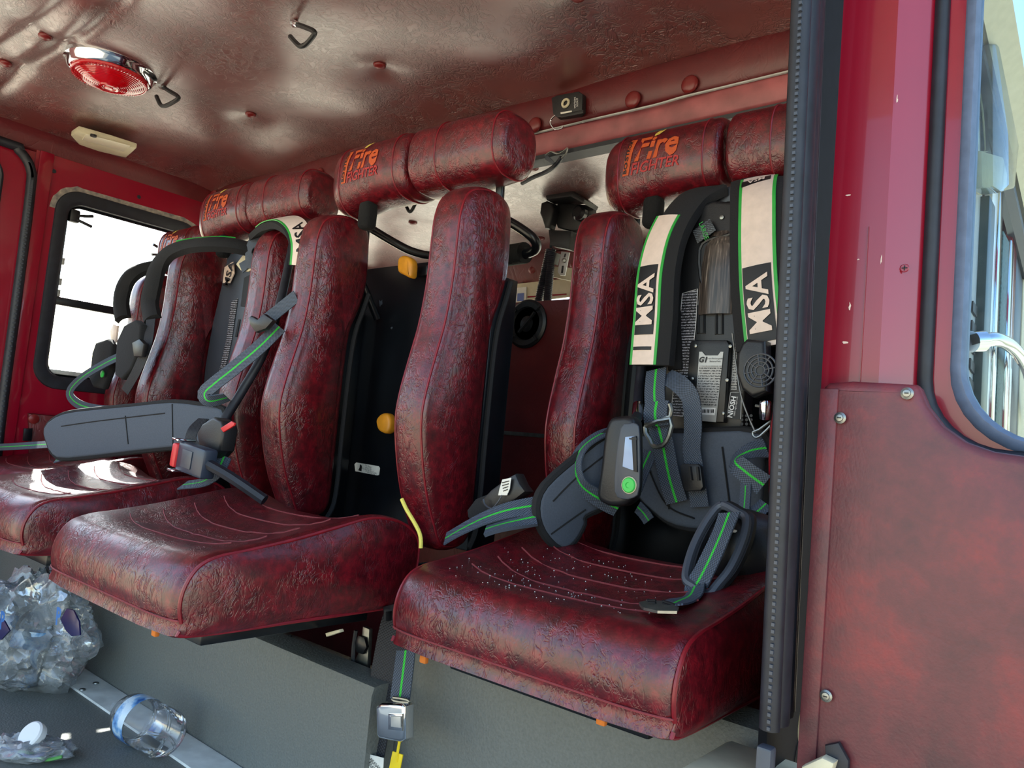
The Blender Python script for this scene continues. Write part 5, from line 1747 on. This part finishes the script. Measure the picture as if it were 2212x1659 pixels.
r = prib([(262, 768, 1.31), (225, 786, 1.28), (182, 812, 1.25), (155, 838, 1.24), (152, 856, 1.24), (172, 874, 1.25), (210, 884, 1.27), (250, 886, 1.29)], 0.036, [(0.69, -1, 0.4), (0.69, -1, 0.4), (0.66, -1, 0.3), (0.39, -0.8, 0), (0.39, -0.8, 0), (0.69, -1, 0.1), (0.75, -1, 0.2), (0.75, -1, 0.2)])
r.build('waist_strap', M['web'], p1)
pplate('reflective_tab', [(242, 716), (250, 700), (258, 704), (254, 740), (246, 742)], 1.37, 0.01, M['reflect'], p1, 0.002)
rebase(p1, Vector((-3.05, 1.42, -0.15)))
t = thing('storage_box', 'maroon armrest box with dark lid low beside the left wall', 'box')
xplate('side', [(58, 892), (200, 905), (210, 985), (60, 980)], -3.595, 0.02, M['vinyl_trim'], t, 0.012)
xplate('dark_lid', [(96, 935), (108, 912), (150, 925), (140, 948)], -3.575, 0.02, M['blackplastic'], t, 0.004)
xplate('hinge', [(50, 925), (68, 925), (66, 952), (48, 952)], -3.575, 0.015, M['blackmetal'], t, 0.003)
lathe('cap_screw', [(0.02, 0), (0.02, 0.008), (0.008, 0.012)], M['button'], t, n=16, origin=atx(72, 905, -3.575), axis=(1, 0, 0))
rebase(t, atx(120, 950, -3.595))

# ================================================================== FLOOR LITTER
def bottle_prof(L, r):
    pr = [(0.002, 0.010), (r * 0.45, 0.004), (r * 0.75, 0.0), (r * 0.95, 0.006), (r, 0.02)]
    n_ = 26
    for k in range(n_):
        h = 0.024 + (L * 0.62 - 0.024) * k / (n_ - 1)
        pr.append((r * (1.0 - (0.045 if k % 2 else 0.0)), h))
    for k in range(1, 9):
        t_ = k / 8
        pr.append((r * (1 - t_ ** 2 * 0.74), L * 0.62 + L * 0.28 * t_))
    pr += [(r * 0.27, L * 0.99), (r * 0.27, L)]
    return pr
def bottle(label, base, axis, L, r, parent_name='water_bottle', cap=False):
    t = thing(parent_name, label, 'bottle', group='clear plastic water bottles')
    ax = Vector(axis).normalized()
    lathe('body', bottle_prof(L, r), M['pet'], t, n=40, origin=base, axis=ax, angle=80)
    # base flutes
    a = Vector((0, 0, 1)) - ax * ax.z
    u = a.normalized()
    w = ax.cross(u)
    for k in range(5):
        g_ = 2 * math.pi * k / 5
        d_ = u * math.cos(g_) + w * math.sin(g_)
        tube('base_flute', [Vector(base) + d_ * r * 0.15 - ax * -0.003, Vector(base) + d_ * r * 0.55 - ax * 0.002, Vector(base) + d_ * r * 0.98 + ax * 0.012], 0.004, M['pet'], t, n=6, smooth_path=3)
    lr = [(r * 1.012, L * 0.42), (r * 1.015, L * 0.43), (r * 1.015, L * 0.60), (r * 1.012, L * 0.61)]
    V, Fc = lathe_data(lr, 40, (0, 0, 0), ax)
    Fc = Fc[:-2]
    lab = obj('label', V, Fc, M['blabel'], t, loc=base)
    if cap:
        lathe('cap', [(r * 0.33, L * 0.93), (r * 0.33, L * 1.0), (r * 0.3, L * 1.01), (0.001, L * 1.01)], M['white'], t, n=20, origin=base, axis=ax)
    rebase(t, base)
    return t
bq = NT('bottle_label')
tc = bq.n('ShaderNodeTexCoord')
nz = bq.n('ShaderNodeTexNoise')
nz.inputs['Scale'].default_value = 28
nz.inputs['Detail'].default_value = 3
bq.l(tc.outputs['Object'], nz.inputs['Vector'])
bq.l(bq.ramp(nz.outputs['Fac'], [(0.40, srgb(206, 226, 240)), (0.50, srgb(120, 170, 216)), (0.60, srgb(52, 96, 160))]), bq.b.inputs['Base Color'])
bq.set(Roughness=0.3)
M['blabel'] = bq.m
b1 = atz(362, 1588, -0.79)
b2 = atz(250, 1528, -0.79)
bx_ = bottle('clear plastic water bottle lying on the metal floor strip', b1, b2 - b1, 0.25, 0.058)
lt_ = text_data('PURE LIFE', 0.028, bold=0.0006)
axv = (b2 - b1).normalized()
V = []
for (u_, v_) in lt_[0]:
    a = math.radians(150) - u_ / 0.0595
    up = Vector((0, 0, 1))
    w = axv.cross(up).normalized()
    V.append(axv * (0.128 + v_) + (up * math.cos(a) + w * math.sin(a)) * 0.0598)
obj('lettering', V, lt_[1], plain('label_blue', srgb(30, 70, 140), 0.4), bx_, smooth=False)

# crushed bottle with white cap
cb = thing('crushed_bottle', 'crushed flat clear bottle with white cap on the dark floor', 'bottle')
cpos = atz(64, 1618, FLOOR + 0.02)
bm = bmesh.new()
bmesh.ops.create_icosphere(bm, subdivisions=4, radius=1)
import mathutils
for v in bm.verts:
    n_ = mathutils.noise.noise(v.co * 2.6)
    n2_ = mathutils.noise.noise(v.co * 6.5 + Vector((3, 1, 7)))
    v.co = Vector((v.co.x * 0.10 * (1 + 0.25 * n_), v.co.y * 0.055 * (1 + 0.3 * n_), v.co.z * 0.024 * (1 + 0.6 * n2_) + 0.008 * n2_))
bmesh.ops.rotate(bm, cent=(0, 0, 0), matrix=Matrix.Rotation(math.radians(40), 3, 'Z'), verts=bm.verts)
bmobj('body', bm, M['bagfilm'], cb, loc=cpos, angle=80)
for (dz, col, dx) in ((0.004, srgb(36, 50, 150), 0.02), (-0.003, srgb(190, 40, 70), -0.05), (0.0, srgb(90, 160, 80), 0.06)):
    pth = [cpos + Matrix.Rotation(math.radians(40), 3, 'Z') @ Vector((dx + 0.035 * (k - 2), -0.030 + 0.006 * math.sin(k * 2.1), dz + 0.006 * math.cos(k * 1.7))) for k in range(4)]
    tube('label_strip', pth, 0.004, plain('label_ink', col, 0.4), cb, smooth_path=5, n=6)
lathe('cap', [(0.030, 0), (0.031, 0.004), (0.031, 0.018), (0.027, 0.022), (0.001, 0.023)], M['white'], cb, n=28, origin=atz(76, 1592, FLOOR + 0.045), axis=(0.25, -0.75, 0.6))
rebase(cb, cpos)

# bag of bottles
bag = thing('plastic_bag', 'crumpled clear plastic bag full of water bottles on the floor', 'bag')
bcn = atz(40, 1470, FLOOR) + Vector((0.0, 0.0, 0.15))
bm = bmesh.new()
bmesh.ops.create_icosphere(bm, subdivisions=5, radius=1)
for v in bm.verts:
    d_ = v.co.copy()
    n_ = mathutils.noise.noise(d_ * 1.6 + Vector((4, 2, 1)))
    n2_ = abs(mathutils.noise.noise(d_ * 4.2))
    n3_ = abs(mathutils.noise.noise(Vector((d_.x * 4.0, d_.y * 4.0, d_.z * 9.0)) + Vector((1, 5, 2))))
    s_ = 1 + 0.34 * n_ - 0.20 * n2_ - 0.12 * n3_ + 0.10 * max(0.0, d_.z) * math.sin(7 * math.atan2(d_.y, d_.x))
    v.co = Vector((d_.x * 0.27 * s_, d_.y * 0.18 * s_, max(-0.15, d_.z * 0.185 * s_)))
bmobj('film', bm, M['bagfilm'], bag, loc=bcn, angle=45)
navy = plain('navy_print', srgb(28, 30, 78), 0.3)
pplate('printed_patch', [(134, 1338), (148, 1314), (162, 1318), (174, 1342), (176, 1372), (158, 1374), (146, 1362)], bcn.y - 0.185, 0.004, navy, bag, 0.001)
pplate('printed_patch', [(-40, 1345), (-10, 1330), (12, 1340), (24, 1362), (6, 1382), (-40, 1378)], bcn.y - 0.185, 0.004, navy, bag, 0.001)
ptext('lettering', 'P', 127, 1331, bcn.y - 0.215, 0.05, plain('label_blue', srgb(30, 100, 170), 0.4), bag, rot=8, bold=0.002)
ptext('lettering', 'P', 6, 1340, bcn.y - 0.205, 0.06, plain('label_blue', srgb(30, 100, 170), 0.4), bag, rot=8, bold=0.002)
rebase(bag, Vector((bcn.x, bcn.y, FLOOR)))
bottle('clear bottle with blue label upright inside the plastic bag', bcn + Vector((0.14, -0.05, -0.12)), (-0.1, 0.2, 1), 0.25, 0.052)
bottle('clear bottle slanting inside the left of the plastic bag', bcn + Vector((-0.05, -0.06, -0.12)), (-0.3, 0.1, 1), 0.25, 0.052)
bottle('clear bottle lying at the bottom of the plastic bag', bcn + Vector((0.13, 0.09, -0.09)), (-1, -0.05, 0.0), 0.25, 0.052)

# ================================================================== BEHIND THE SEATS
# speaker in the partition
spk = thing('speaker', 'round black speaker set in the maroon partition between the seats', 'speaker', (0, 0, 0))
so = aty(1139, 700, 1.893)
lathe('rim', [(0.08, 0), (0.08, 0.006), (0.072, 0.012), (0.056, 0.010), (0.052, 0.004)], M['blackplastic'], spk, n=40, origin=so, axis=(0, -1, 0))
lathe('cone', [(0.056, 0.004), (0.03, 0.002), (0.022, 0.006), (0.001, 0.008)], M['ink'], spk, n=32, origin=so, axis=(0, -1, 0))
for k in range(4):
    a = math.pi / 4 + math.pi / 2 * k
    d_ = Vector((math.cos(a), 0, math.sin(a)))
    tube('rim_rib', [so + d_ * 0.058 + Vector((0, -0.012, 0)), so + d_ * 0.078 + Vector((0, -0.012, 0))], 0.005, M['blackplastic'], spk, n=6)
ptube('grille_bar', [(1120, 718), (1135, 700), (1155, 675)], 0.006, M['blackplastic'], spk, y=1.875, n=6)
rebase(spk, so)
# black hoop bar behind the empty seat
hoop = thing('grab_hoop', 'black tubular hoop bar with foam sleeve behind the empty seat', 'bar')
ptube('bar', [(750, 720, 1.91), (762, 600, 1.84), (780, 484, 1.72), (806, 497, 1.72), (850, 523, 1.75), (890, 543, 1.78), (935, 553, 1.80), (1020, 556, 1.82), (1110, 552, 1.82), (1148, 545, 1.80), (1159, 532, 1.78), (1152, 515, 1.76), (1128, 496, 1.74), (1098, 478, 1.72), (1062, 462, 1.71), (1050, 560, 1.80), (1044, 720, 1.91)], 0.015, M['blackmetal'], hoop, n=14, smoothn=8)
ptube('foam_sleeve', [(1040, 556, 1.82), (1095, 552, 1.82), (1134, 546, 1.81)], 0.034, M['velcro'], hoop, n=16, smoothn=3)
rebase(hoop, aty(1098, 478, 1.72))
# two-way radio on its bracket
rd = thing('radio', 'black two-way radio on an aluminium bracket in front of the windscreen', 'radio')
YR = 2.35
pplate('radio_box', [(1208, 430), (1262, 424), (1294, 448), (1290, 456), (1264, 442), (1212, 448)], YR, 0.10, M['blackplastic'], rd, 0.006)
pplate('mount', [(1222, 448), (1290, 452), (1290, 500), (1256, 508), (1222, 500), (1216, 480)], YR + 0.02, 0.06, M['blackplastic'], rd, 0.008)
lathe('mount_knob', [(0.03, 0), (0.03, 0.02), (0.02, 0.03), (0.001, 0.03)], M['blackmetal'], rd, n=20, origin=aty(1256, 462, YR - 0.05), axis=(0, -1, 0))
pplate('control_head', [(1200, 503), (1250, 506), (1244, 545), (1204, 536)], YR, 0.05, M['blackplastic'], rd, 0.005)
br = pplate('bracket', [(1214, 544), (1232, 546), (1222, 596), (1212, 596), (1206, 588)], YR - 0.02, 0.006, M['alu'], rd, 0.002)
for q in ([(1220, 548), (1223, 548), (1221, 556), (1218, 556)], [(1214, 574), (1218, 574), (1216, 590), (1212, 590)]):
    pplate('slot', q, YR - 0.0265, 0.001, M['ink'], rd, 0.0)
lathe('bolt', [(0.010, 0), (0.009, 0.006), (0.001, 0.008)], M['steel'], rd, n=12, origin=aty(1219, 563, YR - 0.027), axis=(0, -1, 0))
pplate('paper_clip_board', [(1193, 576), (1240, 580), (1236, 608), (1188, 598)], YR + 0.04, 0.01, M['cream'], rd, 0.002)
pplate('switch_block', [(1196, 546), (1212, 550), (1206, 574), (1190, 566)], YR + 0.01, 0.03, M['blackplastic'], rd, 0.003)
mic = pplate('microphone', [(1184, 446), (1196, 441), (1208, 446), (1211, 460), (1206, 480), (1200, 500), (1192, 500), (1186, 480), (1181, 468)], YR - 0.03, 0.05, M['blackplastic'], rd, 0.010, 3)
ptube('mic_cord', [(1193, 500), (1191, 520), (1190, 536)], 0.006, M['rubber'], rd, y=YR - 0.02, n=6)
for (a, b) in (((1188, 538), (1162, 655)), ((1192, 540), (1182, 655))):
    A, B = aty(a[0], a[1], YR - 0.02), aty(b[0], b[1], YR - 0.02)
    dd = (B - A)
    ux = Vector((1, 0, 0))
    uy = Vector((0, 1, 0))
    pth = [A + dd * (k / 300) + (ux * math.cos(k * 0.62) + uy * math.sin(k * 0.62)) * 0.013 for k in range(301)]
    tube('coil_cord', pth, 0.0045, M['rubber'], rd, n=5)
rebase(rd, aty(1245, 450, YR))
# visor and papers beyond the radio
vz = thing('sun_visor', 'cream visor with paper cards below the padded front band', 'visor')
pplate('visor', [(1092, 617), (1250, 600), (1252, 640), (1092, 660)], 2.90, 0.015, M['cream'], vz, 0.004)
pplate('card', [(1115, 622), (1138, 620), (1137, 650), (1113, 652)], 2.88, 0.003, M['label'], vz, 0.0)
pplate('card_print', [(1118, 634), (1132, 633), (1131, 650), (1117, 651)], 2.876, 0.001, plain('blue_print', srgb(90, 110, 170), 0.5), vz, 0.0)
pplate('red_strip', [(1140, 640), (1224, 634), (1224, 637), (1140, 643)], 2.88, 0.002, M['red'], vz, 0.0)
for px in (1105, 1215):
    tube('visor_arm', [aty(px, 625, 2.905), Vector((aty(px, 625, 2.905).x, 2.95, 0.80)), Vector((aty(px, 625, 2.905).x, 2.99, 0.83))], 0.008, M['steel'], vz, n=8)
rebase(vz, aty(1170, 620, 2.92))

# ================================================================== OUTSIDE, THROUGH THE OPEN DOOR'S WINDOW
XS = -0.345
fs = box('wall_right_front', (XS - 0.01, 2.45, -0.35), (0.03, 2.2, 1.1), M['cream'], bevel=0.003)
struct(fs)
fs2 = thing('door_4', 'front door of the cab seen from outside', 'door', (XS, 2.4, 0.2))
fs2['kind'] = 'structure'
def vbar(name, pxa, pxb, py0, py1, x, th, mat):
    a0, a1 = atx(pxa, (py0 + py1) / 2, x), atx(pxb, (py0 + py1) / 2, x)
    z0 = atx(pxa, py1, x).z
    z1 = atx(pxa, py0, x).z
    o = box(name, Vector((x, (a0.y + a1.y) / 2, (z0 + z1) / 2)) - fs2.location, (th, abs(a1.y - a0.y), z1 - z0), mat, fs2, bevel=0.003)
    return o
pale = plain('sky_reflection_pale', srgb(225, 236, 242), 0.2, noise=0.05)  # reflected sky painted into the colour of pane and bar
vbar('sky_lit_pane', 2040, 2112, 60, 1000, XS + 0.0, 0.012, pale)
vbar('window_bar', 2112, 2126, 400, 1000, XS + 0.012, 0.03, plain('dark_green_bar', srgb(44, 62, 60), 0.35))
vbar('window_bar', 2126, 2143, 300, 1000, XS + 0.006, 0.02, pale)
vbar('chrome_strip', 2143, 2150, 300, 1000, XS + 0.012, 0.02, M['chrome'])
vbar('seal', 2150, 2168, 480, 1000, XS + 0.006, 0.02, plain('speckled_seal', srgb(70, 96, 92), 0.5, noise=0.6, nscale=120))
vbar('chrome_strip', 2168, 2174, 500, 1000, XS + 0.012, 0.02, M['chrome'])
vbar('red_post', 2174, 2184, 330, 1000, XS + 0.008, 0.02, M['red'])
vbar('dark_post', 2184, 2202, 360, 1000, XS + 0.006, 0.02, M['greyplastic'])
vbar('cream_post', 2202, 2260, 340, 1000, XS + 0.010, 0.02, M['cream'])
# vent grille squares
for k in range(7):
    for j in range(2):
        x0 = 2086 + 13 * j - k * 1.8
        y0 = 628 + k * 41 + 22 * j
        q = xplate('vent_opening', [(x0, y0), (x0 + 9, y0 + 14), (x0 + 8, y0 + 36), (x0 - 1, y0 + 22)], XS + 0.008, 0.004, M['ink'], fs2, 0.0)
        q.location = q.location - fs2.location
# clear lamp housing on the side
ml = thing('side_lamp', 'clear lens lamp housing on the cab side seen through the door window', 'lamp')
xplate('housing', [(2092, 105), (2128, 104), (2160, 190), (2166, 265), (2152, 350), (2146, 414), (2114, 422), (2094, 410)], -0.325, 0.05, M['lens'], ml, 0.01)
xplate('reflector', [(2096, 180), (2112, 180), (2118, 330), (2098, 330)], -0.335, 0.02, M['chrome'], ml, 0.004)
xplate('base', [(2090, 330), (2150, 345), (2148, 412), (2112, 422), (2092, 408)], -0.335, 0.03, M['cream'], ml, 0.006)
rebase(ml, atx(2125, 260, -0.335))
# roof gutter
ga, gb_ = atx(2128, 0, -0.29), atx(2196, 330, -0.29)
dd = (gb_ - ga)
gt = tube('trim_9', [ga - dd * 0.6, gb_ + dd * 2.5], 0.05, M['cream'], n=4)
struct(gt)
gt2 = tube('trim_10', [ga - dd * 0.6 + Vector((-0.03, 0, -0.07)), gb_ + dd * 2.5 + Vector((-0.03, 0, -0.07))], 0.025, M['greyplastic'], n=6)
struct(gt2)
# chrome grab handle
gh = thing('grab_rail', 'curved chrome grab rail outside the door window', 'rail')
hp = [atx(2108, 738, -0.32), atx(2122, 737, -0.31), atx(2150, 733, -0.29), atx(2180, 745, -0.285), atx(2205, 772, -0.285), atx(2225, 815, -0.285), atx(2235, 900, -0.285)]
tube('tube', hp, 0.018, M['chrome'], gh, n=16, smooth_path=8)
tube('flange', [hp[0] + Vector((-0.01, 0, 0)), hp[1]], 0.027, M['chrome'], gh, n=18)
rebase(gh, hp[0])

# ================================================================== SMALL DETAILS
t = tube('hanging_cord', pts3([(106, 1198), (102, 1225), (107, 1250), (101, 1272), (104, 1290)], 0.98), 0.004, M['rubber'], n=6, smooth_path=5)
tag(t, 'thin dark knotted cord hanging below the second seat by the bag', 'cord')
foam = plain('orange_foam', srgb(196, 110, 40), 0.9, noise=0.2)
for (px, py, yy, st_) in ((336, 1366, 0.70, seat3), (916, 1424, 1.0, seat4), (1300, 1556, 1.0, seat4)):
    f_ = box('foam_scrap', aty(px, py, yy), (0.016, 0.01, 0.014), foam, None, bevel=0.003)
    seatpart(f_, st_)
# crumbs scattered over the right seat cushion
from mathutils.bvhtree import BVHTree
cu4 = [c for c in seat4.children if c.name.startswith('cushion')][0]
tree = BVHTree.FromPolygons([v.co.copy() for v in cu4.data.vertices], [tuple(p.vertices) for p in cu4.data.polygons])
rnd = random.Random(3)
V, Fc = [], []
for k in range(170):
    x, y = rnd.gauss(-0.05, 0.11), rnd.uniform(0.04, 0.36)
    if abs(x) > 0.24:
        continue
    hit_, nn_, _, _ = tree.ray_cast(Vector((x, y, 0.2)), Vector((0, 0, -1)))
    if hit_ is None:
        continue
    s_ = rnd.uniform(0.0006, 0.0014)
    o_ = len(V)
    V += [hit_ + Vector((s_, 0, 0.0003)), hit_ + Vector((-s_ * 0.6, s_, 0.0003)), hit_ + Vector((-s_ * 0.6, -s_, 0.0003)), hit_ + Vector((0, 0, s_ * 1.4))]
    Fc += [(o_, o_ + 1, o_ + 3), (o_ + 1, o_ + 2, o_ + 3), (o_ + 2, o_, o_ + 3), (o_, o_ + 2, o_ + 1)]
cr = obj('crumbs', V, Fc, M['label'], seat4, smooth=False)
cr['kind'] = 'stuff'
# chipped paint on the open door
for (px, py, w_, h_) in ((1832, 422, 0.008, 0.002), (1836, 660, 0.003, 0.010), (1826, 740, 0.008, 0.003), (1938, 215, 0.002, 0.012), (1904, 560, 0.0015, 0.012), (1854, 560, 0.003, 0.002)):
    P = []
    c_ = aty(px, py, 1.0995)
    for k in range(9):
        a = 2 * math.pi * k / 9
        P.append(c_ + Vector((math.cos(a) * w_, 0, math.sin(a) * h_)) * rnd.uniform(0.2, 0.75) - dr.location)
    obj('paint_chip', P, [tuple(range(9))], M['reflect'], dr, smooth=False)
lt_ = pplate('latch_plate', [(1742, 1648), (1786, 1628), (1812, 1640), (1800, 1680), (1742, 1680)], 1.05, 0.02, M['cream'], dr, 0.003)
lt_.location = lt_.location - dr.location
lt_ = pplate('latch_body', [(1786, 1606), (1816, 1600), (1838, 1640), (1836, 1680), (1790, 1680)], 1.06, 0.01, M['rubber'], dr, 0.003)
lt_.location = lt_.location - dr.location
